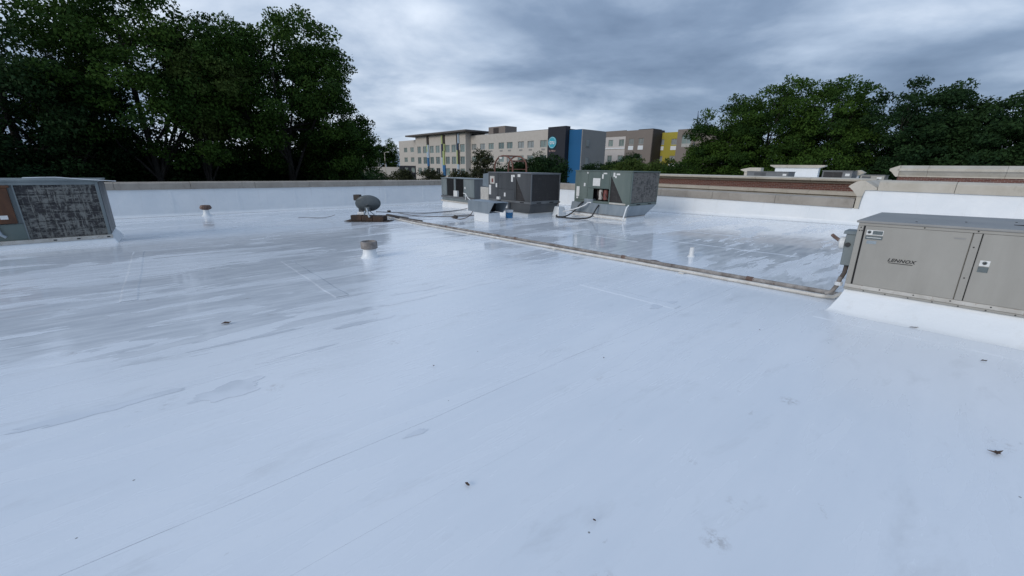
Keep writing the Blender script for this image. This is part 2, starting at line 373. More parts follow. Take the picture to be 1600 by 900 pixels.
def text(body, size, mat, parent, loc, rot, shear=0.0, ext=0.002, name='lettering', space=1.0, xs=1.0, bold=0.0):
    c = bpy.data.curves.new(name, 'FONT'); c.body = body; c.size = size; c.extrude = ext; c.shear = shear; c.align_x = 'CENTER'; c.align_y = 'CENTER'
    c.space_character = space; c.materials.append(mat)
    c.offset = bold; tmp = bpy.data.objects.new('tmp', c); COL.objects.link(tmp)
    me = bpy.data.meshes.new_from_object(tmp.evaluated_get(bpy.context.evaluated_depsgraph_get())); bpy.data.objects.remove(tmp)
    o = bpy.data.objects.new(name, me); COL.objects.link(o); o.parent = parent; o.location = loc; o.rotation_euler = rot; o.scale = (xs, 1, 1); return o

# ------------------------------------------------------------------ ground and the roof
g = MB().add([(-2500, -2500, -6), (2500, -2500, -6), (2500, 2500, -6), (-2500, 2500, -6)], [(0, 1, 2, 3)]).build('ground', GROUND)
tag(g, 'grassy verge and asphalt lot far below the roof', None, kind='structure')

roof_root = thing('roof', 'white coated flat roof wet in shallow pools with lapped seams', None, 0, 0, 0); roof_root['kind'] = 'structure'
U0, U1 = -16.0, 18.4
bx(U0, 18.38, -14, 22.98, -1.3, -0.8).build('roof_deck', STONE, roof_root)
edges = [-14, -10, -6, -2.2, 1.6, 2.25, 3.95, 5.65, 7.35, 9.05, 10.75, 12.45, 14.15, 15.85, 17.55, 19.25, 20.95, 23.0]
rng = random.Random(4)
LIP = {2.25: 0.0016, 1.6: 0.0005}
SEAM = plain('seam_dirt', (0.52, 0.54, 0.57), 0.6, 0, 0.45, 3)
for a, b in zip(edges[:-1], edges[1:]):
    mb = MB(); nx = 90; prof = [(a - 0.031, -0.03), (a - 0.03, LIP.get(a, 0.0008)), (a + 0.09, LIP.get(a, 0.0008) * 0.9), (a + 0.13, 0.0), ((a + b) / 2, 0.0), (b, 0.0)]
    n = len(prof); ph = rng.uniform(0, 6)
    for i in range(nx + 1):
        uu = U0 + (U1 - U0) * i / nx
        for j, (vv, h) in enumerate(prof):
            w = 0.010 * math.sin(uu * 2.1 + ph) + 0.006 * math.sin(uu * 5.3 + 2 * ph) if j <= 1 else 0.0
            mb.v.append((uu, vv + w, zr(vv) + h))
    mb.f = [(i * n + j, (i + 1) * n + j, (i + 1) * n + j + 1, i * n + j + 1) for i in range(nx) for j in range(n - 1)]
    o = mb.build('membrane_sheet', ROOFM, roof_root); o.data.materials.append(SEAM)
    for p_ in o.data.polygons:
        if abs(p_.normal.z) < 0.5: p_.material_index = 1
# lapped end joints, coated over
def strip(u, v0, v1, w=0.16, h=0.002):
    mb = MB(); n = 14
    for i in range(n + 1):
        vv = v0 + (v1 - v0) * i / n; dz = 0.007 if True else 0; ww = rng.uniform(-0.012, 0.012)
        for (du, hh) in ((-w / 2 - 0.03, -0.004), (-w / 2, h), (w / 2, h), (w / 2 + 0.03, -0.004)):
            mb.v.append((u + du + ww, vv, zr(vv) + hh + 0.003))
    mb.f = [(i * 4 + j, (i + 1) * 4 + j, (i + 1) * 4 + j + 1, i * 4 + j + 1) for i in range(n) for j in range(3)]
    mb.build('lap_joint', ROOFM, roof_root)
for s_ in ((1.72, 5.7, 9.0), (-0.6, 7.4, 12.4), (4.9, 2.3, 3.9), (10.2, 2.3, 5.6), (9.4, 5.7, 9.0), (12.4, 4.0, 7.3), (-2.6, 4.0, 5.6)): strip(*s_)
strip(6.0, -4.0, 1.05, 0.34, 0.002)

POOL = NT('shallow_pool_film').set(base=(0.665, 0.70, 0.745), rough=0.07, spec=0.5).m
def pool(u, v, lu_, lv_, seed):
    q = random.Random(seed); n = 46; mb = MB(); ph = [q.uniform(0, 6.28) for _ in range(5)]; mb.v.append((u, v, zr(v) + 0.0022))
    for k in range(n):
        a = 2 * math.pi * k / n; r_ = 0.78 + 0.16 * math.sin(2 * a + ph[0]) + 0.13 * math.sin(3 * a + ph[1]) + 0.09 * math.sin(7 * a + ph[2]) + 0.06 * math.sin(13 * a + ph[3])
        x, y = u + lu_ * r_ * math.cos(a), v + lv_ * r_ * math.sin(a); mb.v.append((x, y, zr(y) + 0.0018))
    mb.f = [(0, 1 + k, 1 + (k + 1) % n) for k in range(n)]
    mb.build('standing_water', POOL, roof_root)
for k, a in enumerate(((1.02, 2.13, 0.11, 0.03), (0.15, 3.62, 0.34, 0.16), (-0.62, 3.9, 0.5, 0.09), (0.75, 4.0, 0.36, 0.05), (1.55, 4.45, 0.42, 0.07), (2.3, 4.9, 0.5, 0.06), (4.85, 2.5, 0.30, 0.10), (2.7, 5.3, 0.45, 0.12), (0.5, 4.75, 0.5, 0.05))): pool(*a, k + 5)

# ------------------------------------------------------------------ parapets of this roof
def fillet(axis, t0, t1, wallpos, sgn, zfun, r=0.16):
    """coved base flashing where the membrane turns up the wall"""
    mb = MB(); n = 40; m_ = 5
    for i in range(n + 1):
        t = t0 + (t1 - t0) * i / n
        for j in range(m_ + 1):
            a = math.pi / 2 * j / m_; off = r - r * math.sin(a); up = r - r * math.cos(a)
            w = wallpos + sgn * off
            zz_ = zfun(t if axis == 1 else w)
            mb.v.append((t, w, zz_ + up + 0.004) if axis == 0 else (w, t, zz_ + up + 0.004))
    k = m_ + 1
    mb.f = [(i * k + j, (i + 1) * k + j, (i + 1) * k + j + 1, i * k + j + 1) for i in range(n) for j in range(m_)]
    return mb
def coping(parent, axis, t0, t1, profile, mat, step=2.44, gap=0.008):
    t = t0; i = 0
    rg = random.Random(int(abs(t0) * 10) + axis)
    while t < t1 - 0.05:
        e_ = min(t + step, t1); dz = rg.uniform(-0.004, 0.004)
        mb = MB().prism([(p[0] + rg.uniform(-.003, .003), p[1] + dz) for p in profile], axis, t + gap / 2, e_ - gap / 2)
        mb.build('coping_stone', mat, parent, bevel=0.012); t = e_
pa = thing('parapet_wall', 'long low parapet with grey stone coping below the dark trees', 'parapet', 0, 0)
bx(U0, 18.38, 23.0, 23.34, -6, 0.545).build('wall_core', BRICK, pa)
fl = MB(); nn = 80
for i in range(nn + 1):
    uu = U0 + (18.4 - U0) * i / nn
    for (dv, z) in ((-0.012, 0.552 + 0.006 * math.sin(uu * 3.7) + 0.004 * math.sin(uu * 9)), (-0.02, 0.30), (-0.016 + 0.006 * math.sin(uu * 1.3), 0.0), (-0.02, -0.45), (-0.02, -0.62)):
        fl.v.append((uu, 23.0 + dv, z))
fl.f = [(i * 5 + j, (i + 1) * 5 + j, (i + 1) * 5 + j + 1, i * 5 + j + 1) for i in range(nn) for j in range(4)]
fl.build('flashing', WHITE, pa, smooth=True)
fillet(0, U0, 18.4, 22.985, -1, zr).build('cove', WHITE, pa, smooth=True)
coping(pa, 0, U0, 18.36, [(22.93, 0.55), (22.93, 0.81), (22.98, 0.84), (23.36, 0.86), (23.42, 0.82), (23.42, 0.55)], STONE)

for k in range(14): bx(-14.3 + k * 2.43, -14.2 + k * 2.43, 22.972, 22.985, zr(23) + 0.15, 0.545).build('flashing_lap', WHITE, pa, bevel=0.003)
pb = thing('parapet_wall', 'low parapet with tan coping in front of the brick band', 'parapet', 0, 0)
bx(18.4, 18.74, 2.93, 23.34, -6, 0.50).build('wall_core', BRICK, pb)
fl = MB()
for i in range(nn + 1):
    vv = 2.6 + (23.0 - 2.6) * i / nn
    for (du, z) in ((-0.012, 0.512 + 0.006 * math.sin(vv * 3.1) + 0.004 * math.sin(vv * 8)), (-0.02, 0.3), (-0.016 + 0.006 * math.sin(vv * 1.5), 0.05), (-0.02, zr(vv) - 0.05)):
        fl.v.append((18.4 + du, vv, z))
fl.f = [(i * 4 + j, i * 4 + j + 1, (i + 1) * 4 + j + 1, (i + 1) * 4 + j) for i in range(nn) for j in range(3)]
fl.build('flashing', WHITE, pb, smooth=True)
fillet(1, 2.6, 23.0, 18.385, -1, zr).build('cove', WHITE, pb, smooth=True)
coping(pb, 1, 2.94, 22.90, [(18.33, 0.505), (18.33, 0.80), (18.40, 0.835), (18.76, 0.85), (18.82, 0.81), (18.82, 0.505)], STONE)

for k in range(8): bx(18.372, 18.385, 4.2 + k * 2.43, 4.3 + k * 2.43, zr(4.2 + k * 2.43) + 0.15, 0.505).build('flashing_lap', WHITE, pb, bevel=0.003)
pc = thing('parapet_wall', 'raised white parapet with pale moulded cornice end behind the beige unit', 'parapet', 0, 0)
bx(18.402, 18.742, -14, 2.92, -6, 1.12).build('wall_core', BRICK, pc)
fl = MB()
for i in range(nn + 1):
    vv = -14 + (2.77 + 14) * i / nn
    for (du, z) in ((-0.012, 1.135 + 0.004 * math.sin(vv * 7)), (-0.022, 0.7), (-0.016 + 0.006 * math.sin(vv * 1.5), 0.4), (-0.02, zr(vv) - 0.05)):
        fl.v.append((18.4 + du, vv, z))
fl.f = [(i * 4 + j, i * 4 + j + 1, (i + 1) * 4 + j + 1, (i + 1) * 4 + j) for i in range(nn) for j in range(3)]
fl.build('flashing', WHITE, pc, smooth=True)
bx(18.375, 18.401, 2.772, 2.918, 0.50, 0.93).build('wall_end', STONE2, pc)
MB().tube([(18.36, 2.78, 0.50), (18.365, 2.775, 0.75), (18.36, 2.74, 1.13)], 0.012, 6).build('edge_trim', GALV, pc)
fillet(1, -14, 2.6, 18.385, -1, zr).build('cove', WHITE, pc, smooth=True)
coping(pc, 1, -14, 2.42, [(18.33, 1.13), (18.33, 1.40), (18.45, 1.465), (18.80, 1.48), (18.90, 1.40), (18.90, 1.13)], STONE2)
MB().prism([(3.20, 1.24), (3.16, 1.29), (3.02, 1.40), (2.90, 1.445), (2.79, 1.445), (2.43, 1.215), (2.43, 1.14), (2.73, 1.13), (2.77, 0.92), (2.905, 0.92), (3.05, 1.10)], 0, 18.33, 24.0).build('cornice_return', STONE2, pc)

# ------------------------------------------------------------------ brick wing across the gap, and what stands on its roof
bw = thing('brick_building', 'brick wing with cream stone cornice and ledge across the gap', 'building', 24.0, 0, 0)
bx(0, 22, -14, 16.6, -6, 1.20).build('wall', BRICK, bw)
for nm, pf, mt in (('cornice', [(-0.30, 1.34), (-0.30, 1.43), (-0.10, 1.475), (0.35, 1.48), (0.35, 1.205), (0.0, 1.205), (-0.06, 1.22), (-0.12, 1.27)], STONE2),
                   ('ledge', [(-0.16, 0.70), (-0.16, 0.83), (-0.01, 0.885), (-0.001, 0.885), (-0.001, 0.60), (-0.05, 0.60), (-0.07, 0.66)], STONE2)):
    y = 3.25
    while y < 16.7:
        MB().prism(pf, 1, y + 0.004, min(y + 2.4, 16.75) - 0.004).build(nm + '_stone', mt, bw, bevel=0.01); y += 2.4
bx(0.35, 21.9, -13.9, 16.5, 1.195, 1.205).build('roof_deck', WHITE, bw)

pr = thing('parapet_wall', 'cream cornice above a brick strip at the right edge under trees', 'parapet', 30.0, 0)
bx(0, 0.5, -16, 3.30, 1.206, 1.72).build('wall', BRICK, pr)
y = -16.0
while y < 3.3:
    MB().prism([(-0.05, 1.56), (-0.05, 1.62), (-0.22, 1.80), (-0.34, 1.86), (-0.34, 1.96), (-0.26, 2.0), (0.05, 2.13), (0.6, 2.13), (0.6, 1.56)], 1, y + .003, min(y + 2.6, 3.34) - .003).build('cornice_stone', STONE2, pr, bevel=0.01); y += 2.6
MB().prism([(3.34, 1.56), (3.40, 1.62), (3.55, 1.80), (3.64, 1.86), (3.64, 1.96), (3.56, 2.0), (3.26, 2.13), (3.26, 1.56)], 0, -0.34, 0.6).build('cornice_stone', STONE2, pr)

wb = thing('parapet_wall', 'short white parapet return with cream cornice beyond the brick band', 'parapet', 34.0, 0)
bx(0, 0.4, 7.75, 10.35, 1.206, 2.06).build('wall', WHITE, wb)
MB().prism([(7.42, 2.19), (10.68, 2.19), (10.68, 2.12), (10.36, 2.0), (7.74, 2.0), (7.42, 2.12)], 0, -0.1, 0.5).build('cornice', STONE2, wb, bevel=0.01)
cs = thing('parapet_wall', 'cream cornice end showing left of the far grey rooftop unit', 'parapet', 34.6, 0)
bx(0, 0.4, 11.9, 12.6, 1.206, 1.72).build('wall', STONE2, cs)
MB().prism([(11.45, 2.0), (12.2, 2.0), (12.85, 1.86), (12.85, 1.80), (12.5, 1.68), (11.45, 1.68)], 0, -0.1, 0.5).build('cornice', STONE2, cs)
ce = thing('parapet_wall', 'small cream cornice stub behind the dark far rooftop unit', 'parapet', 31.6, 0)
bx(0, 0.4, 5.2, 5.5, 1.206, 1.62).build('wall', WHITE, ce)
MB().prism([(5.62, 1.80), (5.15, 1.88), (4.92, 1.74), (5.15, 1.58), (5.62, 1.58)], 0, -0.1, 0.5).build('cornice', STONE2, ce)
def far_unit(label, v0, v1, top, split, ma, mb_, u=30.0):
    t = thing('rooftop_unit', label, 'rooftop unit', u, 0, 1.205, group='far rooftop units on the brick wing'); h = top - 1.205
    bx(0, 1.3, v0, v1, 0.08, h).build('cabinet', ma, t, bevel=0.012); bx(-0.03, 1.33, v0 - 0.02, v1 + 0.02, h, h + 0.035).build('lid', MID_GREY, t)
    bx(0.05, 1.2, v0 + .05, v1 - .05, 0, 0.08).build('curb', WHITE, t)
    s0, s1 = split; bx(-0.012, -0.001, s0, s1, 0.16, h - 0.05).build('coil', mb_, t)
    bx(-0.008, -0.001, v0 + 0.1, v0 + 0.3, h * 0.55, h * 0.78).build('sticker', LABEL_W, t)
far_unit('long slate grey rooftop unit left of the short white parapet', 8.35, 10.75, 1.70, (9.6, 10.3), MID_GREY, DARK_GREY)
far_unit('dark coil rooftop unit right of the short white parapet', 5.22, 6.62, 1.80, (5.66, 6.55), MID_GREY, COIL_DARK)
far_unit('small beige rooftop unit left of the long cream cornice', 3.75, 4.75, 1.60, (4.3, 4.68), BEIGE, DARK_GREY, 29.5)

# ------------------------------------------------------------------ rooftop units on this roof
def screws(parent, pts, r=0.007):
    for p in pts: MB().lathe([(r, -0.004), (r, 0.001), (r * 0.5, 0.004)], 6).build('screw', INK, parent, loc=p, rot=(0, -math.pi / 2, 0))

# --- left unit (face looks towards -v), chalky coil and rusted door
lu = thing('rooftop_unit', 'weathered rooftop unit with chalky coil and rusted door at left edge', 'rooftop unit', -1.15, 14.7, 0)
zb, zt = -0.17, 1.17
MB().frustum((-2.65, 0.12, -0.10, 1.72), zr(15.5) - 0.02, (-2.5, -0.02, 0.02, 1.6), zb).build('curb', WHITE, lu, bevel=0.02)
bx(-2.5, 0.0, 0.05, 1.6, zb, zt).build('cabinet', GREY_BLUE, lu, bevel=0.01)
bx(-2.56, 0.04, -0.02, 1.66, zt, zt + 0.045).build('lid', GREY_BLUE, lu, bevel=0.008)
bx(-0.06, 0.0, -0.005, 0.049, zb, zt - 0.001).build('corner_post', GREY_BLUE, lu, bevel=0.006); bx(0.001, 0.012, 0.03, 1.58, zb + .02, zt - 0.03).build('side_panel', DARK_GREY, lu)  # side face's shade put into colour by an added dark grey panel
bx(-2.5, -0.061, -0.004, 0.049, zt - 0.075, zt - 0.001).build('top_rail', GREY_BLUE, lu, bevel=0.005)
bx(-2.52, 0.02, -0.045, 0.049, zb - 0.085, zb - 0.001).build('base_rail', BEIGE_PALE, lu, bevel=0.006)
bx(-1.42, -0.061, 0.025, 0.0495, zb + 0.005, zt - 0.076).build('coil', COIL_DIRTY, lu)
for i in range(5): bx(-1.42, -0.077, 0.016, 0.0245, zb + 0.2 + i * 0.21, zb + 0.206 + i * 0.21).build('guard_wire', INK, lu)
for i in range(9): bx(-1.34 + i * 0.14, -1.335 + i * 0.14, 0.011, 0.0155, zb + 0.006, zt - 0.08).build('guard_wire', INK, lu)
bx(-2.49, -1.421, 0.012, 0.0495, zb + 0.001, zb + 0.38).build('lower_panel', GREY_GREEN, lu, bevel=0.006)
d = bx(-2.46, -1.50, -0.02, 0.011, 0.225, zt - 0.13).build('access_door', RUST, lu, bevel=0.012, label='rusted orange brown door')
bx(-1.74, -1.62, -0.024, -0.0205, 0.33, 0.42).build('sticker', LABEL_W, d); bx(-1.98, -1.84, -0.024, -0.0205, 0.52, 0.58).build('sticker', LABEL_W, d)
bx(-2.0, -1.86, -0.024, -0.0205, 0.66, 0.84).build('sticker', BEIGE_PALE, d)
bx(-2.48, -1.46, -0.03, 0.011, zt - 0.129, zt - 0.077).build('door_hood', RUST, lu, bevel=0.006)
MB().tube([(-1.86, -0.05, 0.2), (-1.80, -0.05, -0.02), (-1.74, -0.05, -0.08)], 0.035, 8).build('conduit', GALV, lu, smooth=True)
bx(-1.422, -1.40, -0.003, 0.049, zb + 0.001, zt - 0.076).build('mullion', GREY_BLUE, lu)
for x in (-2.4, -2.28, -1.9, -1.0, -0.6, -0.06): bx(x - .03, x + .03, -0.049, -0.0455, zb - 0.06, zb - 0.03).build('fastener', INK, lu)

tr = MB(); n = 18
for i in range(n + 1):
    t = i / n; u_ = -2.36 + 1.56 * t; z = 1.255 + 0.012 * math.sin(math.pi * min(t * 1.6, 1)) - 0.085 * max(t - 0.35, 0) / 0.65
    for dv, dz in ((-0.09, 0.0), (-0.09, 0.016), (-0.05, 0.016), (-0.05, 0.0)): tr.v.append((u_, 14.72 + dv, z + dz))
tr.f = [(i * 4 + j, (i + 1) * 4 + j, (i + 1) * 4 + (j + 1) % 4, i * 4 + (j + 1) % 4) for i in range(n) for j in range(4)] + [(3, 2, 1, 0), (n * 4, n * 4 + 1, n * 4 + 2, n * 4 + 3)]
tag(tr.build('trim_strip', PVC, None, loc=(0, 0, 0), rot=(0, 0, TH)), 'loose bowed white strip lying on top of the left unit', 'trim strip')

def slant_panel(t, x, v0, v1, z0, z1, mat, coil):
    """service end: slanted panel over a triangular coil opening, on the face that looks towards -u"""
    bx(x + 0.02, x + 0.06, v0, v1, z0, z1).build('coil', coil, t)
    MB().prism([(v1, z1), (v0, z1), (v0, z0), (v0 + (v1 - v0) * 0.30, z0), (v1 - 0.04, z1 - 0.16), (v1, z1 - 0.16)], 0, x - 0.012, x + 0.019).build('slant_panel', mat, t, bevel=0.005)
    bx(x - 0.008, x + 0.019, v1 - 0.035, v1, z0, z1 - 0.161).build('frame_post', mat, t)
def sheet(t, x, v0, v1, z0, z1, mat, name='door_panel', d=0.016):
    return bx(x - d, x, v0 + 0.006, v1 - 0.006, z0 + 0.006, z1 - 0.006).build(name, mat, t, bevel=0.006)
def sticker(p, x, v, z, w, h, mat=LABEL_W): return bx(x - 0.004, x, v - w / 2, v + w / 2, z - h / 2, z + h / 2).build('sticker', mat, p)

# --- dark grey unit in the middle
du = thing('rooftop_unit', 'dark charcoal rooftop unit with black coil in the middle group', 'rooftop unit', 11.35, 12.0, 0)
zt, zb = 1.45, 0.34; Lv = 2.80; Wu = 1.72
MB().frustum((-0.05, 1.55, 0.10, 2.85), zr(13) - 0.03, (0.0, 1.5, 0.15, 2.8), -0.12).build('curb', WHITE, du, bevel=0.02)
MB().frustum((-0.03, 1.56, 0.05, 2.85), -0.119, (0.02, 1.66, 0.03, 2.8), 0.25).build('curb_adapter', DARK_GREY, du, bevel=0.008)
bx(-0.05, 1.58, 0.03, 2.87, -0.135, -0.12).build('curb_flange', BEIGE_PALE, du)
bx(0.0, Wu, 0, Lv, 0.251, zb).build('base_rail', MID_GREY, du, bevel=0.01)
for a, b in ((0.35, 0.60), (1.1, 1.35)): bx(a, b, -0.004, -0.0005, 0.275, 0.315).build('fork_slot', DARKHOLE, du)
for a, b in ((0.4, 0.65), (1.9, 2.15)): bx(-0.004, -0.0005, a, b, 0.275, 0.315).build('fork_slot', DARKHOLE, du)
bx(0.062, Wu - 0.01, 0.035, Lv - 0.001, zb + 0.001, zt).build('cabinet', DARK_GREY, du)
bx(-0.025, Wu + 0.02, -0.02, Lv + 0.02, zt + 0.001, zt + 0.04).build('lid', MID_GREY, du, bevel=0.008)
bx(0.062, Wu - 0.05, 0.012, 0.034, zb + 0.03, zt - 0.03).build('coil', COIL_DARK, du, label='black finned coil face')
for a, b in ((0.0, 0.061), (Wu - 0.05, Wu)): bx(a, b, -0.003, 0.034, zb + 0.001, zt).build('corner_post', MID_GREY, du, bevel=0.005)
bx(0.062, Wu - 0.051, 0.0, 0.034, zt - 0.029, zt).build('frame_rail', MID_GREY, du); bx(0.062, Wu - 0.051, 0.0, 0.034, zb + .001, zb + 0.029).build('frame_rail', MID_GREY, du)
slant_panel(du, 0.0, 0.036, 0.95, zb + 0.001, zt - 0.001, DARK_GREY, COIL_DARK)
bx(0.0, 0.0615, 0.951, Lv, zb + 0.002, zt - 0.001).build('side_wall', DARK_GREY, du)
p1 = sheet(du, -0.001, 0.98, 2.07, 0.80, zt - 0.01, DARK_GREY); p2 = sheet(du, -0.001, 0.98, 2.07, zb + 0.01, 0.79, DARK_GREY); p3 = sheet(du, -0.001, 2.10, Lv - 0.02, zb + 0.01, zt - 0.01, DARK_GREY)
sticker(p1, -0.018, 1.15, 1.25, 0.11, 0.28); sticker(p1, -0.018, 1.05, 1.35, 0.14, 0.09); sticker(p2, -0.018, 1.62, 0.56, 0.10, 0.16)
sticker(p3, -0.018, 2.5, 1.15, 0.32, 0.33, BEIGE_PALE); sticker(p3, -0.023, 2.48, 1.13, 0.12, 0.16, RED); sticker(p3, -0.018, 2.66, 0.72, 0.15, 0.42); sticker(p3, -0.018, 2.2, 0.93, 0.10, 0.17)
sticker(du, -0.013, 0.72, 1.37, 0.17, 0.11)
MB().lathe([(0.012, 0), (0.012, 0.03)], 8).build('door_latch', INK, p1, loc=(-0.017, 1.9, 1.34), rot=(0, -math.pi / 2, 0))
bx(-0.15, -0.02, 1.22, 1.50, -0.04, 0.25).build('service_outlet', MID_GREY, du, bevel=0.01); bx(-0.156, -0.151, 1.28, 1.44, 0.02, 0.17).build('outlet_cover', LABEL_W, du)
MB().prism([(Lv + 0.02, zt), (Lv + 0.55, zt - 0.06), (Lv + 0.62, 0.86), (Lv + 0.02, 0.80)], 0, 0.12, 1.5).build('intake_hood', GALV, du, bevel=0.006)
bx(0.1, 1.5, Lv + 0.02, Lv + 0.75, 0.22, 0.799).build('return_duct', BEIGE_PALE, du, bevel=0.01)
bx(-0.1, 0.0, 1.9, 2.1, 0.33, 0.45).build('junction_box', LABEL_W, du, bevel=0.01)

# --- green grey unit
gu = thing('rooftop_unit', 'green rooftop unit on tapered metal curb adapter with open service bay', 'rooftop unit', 13.4, 8.7, 0)
zt, zb = 1.59, 0.44; Lv = 2.75; Wu = 1.9
MB().frustum((-0.05, 1.30, 0.05, 2.85), zr(9) - 0.06, (0.0, 1.22, 0.1, 2.8), -0.06).build('curb', WHITE, gu, bevel=0.02)
MB().frustum((-0.05, 1.25, 0.08, 2.90), -0.059, (-0.02, Wu, 0.0, 2.85), 0.345).build('curb_adapter', GALV, gu, bevel=0.006)
bx(-0.08, 1.28, 0.05, 2.93, -0.075, -0.06).build('curb_flange', RUSTY_PIPE, gu)
bx(0, Wu, 0, Lv, 0.346, zb).build('base_rail', GREY_GREEN, gu, bevel=0.01)
bx(-0.004, -0.0005, 0.2, 0.95, 0.365, 0.425).build('rail_strip', BEIGE_PALE, gu)
for a, b in ((0.45, 0.72), (1.25, 1.5)): bx(a, b, -0.004, -0.0005, 0.37, 0.41).build('fork_slot', DARKHOLE, gu)
bx(0.35, Wu - 0.01, 0.035, Lv - 0.001, zb + 0.001, zt).build('cabinet', GREY_GREEN, gu)
bx(-0.025, Wu + 0.02, -0.02, Lv + 0.02, zt + 0.001, zt + 0.04).build('lid', GREY_GREEN, gu, bevel=0.008)
bx(0.062, Wu - 0.04, 0.010, 0.034, zb + 0.02, zt - 0.02).build('coil', COIL_TAN, gu, label='dusty grey brown coil face')
for a, b in ((0.0, 0.061), (Wu - 0.04, Wu)): bx(a, b, -0.003, 0.034, zb + 0.001, zt).build('corner_post', GREY_GREEN, gu, bevel=0.005)
slant_panel(gu, 0.0, 0.036, 0.98, zb + 0.001, zt - 0.001, GREY_GREEN, COIL_DARK)
bx(0.0, 0.349, 0.981, 1.0, zb + 0.002, zt - 0.001).build('side_wall', GREY_GREEN, gu); bx(0.0, 0.349, 2.02, Lv - .001, zb + 0.002, zt - 0.001).build('side_wall', GREY_GREEN, gu)
bx(0.0, 0.349, 1.001, 2.019, 0.93, zt - 0.001).build('side_wall', GREY_GREEN, gu)
bx(0.3, 0.349, 1.001, 2.019, zb + .002, 0.929).build('bay_back', DARKHOLE, gu)
q1 = sheet(gu, -0.001, 1.0, 1.42, 0.94, zt - 0.01, GREY_GREEN); q2 = sheet(gu, -0.001, 1.43, 2.03, 0.94, zt - 0.01, GREY_GREEN); q3 = sheet(gu, -0.001, 2.06, Lv - 0.01, zb + 0.01, zt - 0.01, GREY_GREEN)
q4 = sheet(gu, -0.001, 1.75, 2.04, zb + 0.01, 0.935, GREY_GREEN)
sticker(q2, -0.018, 1.62, 1.18, 0.36, 0.30); sticker(q1, -0.018, 1.33, 1.40, 0.07, 0.17); sticker(q1, -0.018, 1.22, 1.52, 0.17, 0.05); sticker(gu, -0.014, 0.80, 1.48, 0.08, 0.15); sticker(gu, -0.014, 0.62, 1.50, 0.16, 0.06); sticker(gu, -0.014, 0.72, 1.40, 0.07, 0.08)
sticker(q3, -0.018, 2.56, 0.78, 0.16, 0.40); sticker(q3, -0.018, 2.58, 0.52, 0.10, 0.07); sticker(q3, -0.018, 2.22, 1.06, 0.08, 0.13); sticker(q3, -0.018, 2.09, 1.53, 0.06, 0.06)
for y, mt, rr in ((1.25, RED, 0.10), (1.5, BEIGE_PALE, 0.085)):
    MB().lathe([(rr, 0), (rr, 0.32), (rr * 0.8, 0.38), (rr * 0.3, 0.40)], 14).build('compressor', mt, gu, smooth=True, loc=(0.16, y, zb + 0.06))
for k in range(3): MB().tube([(0.1, 1.1 + k * .2, zb + 0.06), (0.05, 1.2 + k * .18, 0.70), (0.15, 1.35 + k * .15, 0.88)], 0.014, 6).build('refrigerant_line', CABLE, gu)
bx(-0.02, 0.2, 1.75, 2.2, 0.345, 0.5).build('junction_box', GALV, gu, bevel=0.01)

# --- small condensing unit at the back
cu = thing('condensing_unit', 'low grey unit with two louvred vents nearest the parapet corner', 'condensing unit', 12.2, 17.1, 0)
zt, zb = 1.10, 0.13; Lv = 3.25
MB().frustum((-0.05, 1.2, 0.05, Lv - 0.1), zr(18.5) - 0.06, (0.0, 1.15, 0.1, Lv - 0.15), -0.20).build('curb', WHITE, cu, bevel=0.02)
bx(-0.03, 1.2, 0.02, Lv, -0.199, -0.12).build('curb_flange', BEIGE_PALE, cu); bx(0.0, 1.15, 0.1, Lv - 0.1, -0.119, 0.02).build('curb_adapter', GREY_BLUE, cu, bevel=0.008)
bx(-0.02, 1.2, 0, Lv, 0.021, zb).build('base_rail', MID_GREY, cu, bevel=0.008)
bx(0.06, 1.18, 0.02, Lv - 0.02, zb + .001, zt - 0.03).build('cabinet', MID_GREY, cu)
bx(-0.02, 1.2, -0.01, Lv + 0.01, zt - 0.029, zt).build('lid', GREY_BLUE, cu, bevel=0.008)
a1 = sheet(cu, 0.059, 0.03, 1.0, zb + 0.02, zt - 0.04, GREY_BLUE, 'side_panel', 0.05); sheet(cu, 0.059, 2.65, Lv - 0.03, zb + 0.02, zt - 0.04, GREY_BLUE, 'side_panel', 0.05); sheet(cu, 0.059, 1.75, 1.93, zb + 0.02, zt - 0.04, GREY_BLUE, 'mullion', 0.05)
for y0, y1 in ((1.0, 1.75), (1.93, 2.65)):
    bx(0.05, 0.0585, y0, y1, zb + 0.02, zt - 0.05).build('vent_backing', DARKHOLE, cu)
    for k in range(7):
        yy = y0 + 0.05 + k * (y1 - y0 - 0.1) / 6
        MB().prism([(0.0, yy - 0.025), (0.004, yy - 0.03), (0.049, yy + 0.012), (0.045, yy + 0.017)], 2, zb + 0.03, zt - 0.05).build('louvre', MID_GREY if y0 > 1.5 else DARK_GREY, cu)
bx(-0.12, 0.0, 1.42, 1.78, 0.14, 0.45).build('disconnect_box', LABEL_W, cu, bevel=0.01)
sticker(a1, 0.008, 0.85, 0.62, 0.10, 0.11); MB().tube([(-0.03, 0.95, 0.35), (-0.04, 0.72, 0.33), (-0.05, 0.55, 0.16), (-0.06, 0.2, 0.0)], 0.022, 8).build('conduit', PVC, cu, smooth=True)
MB().tube([(-0.05, 0.72, 0.33), (-0.05, 0.72, 0.02)], 0.022, 8).build('conduit', PVC, cu)

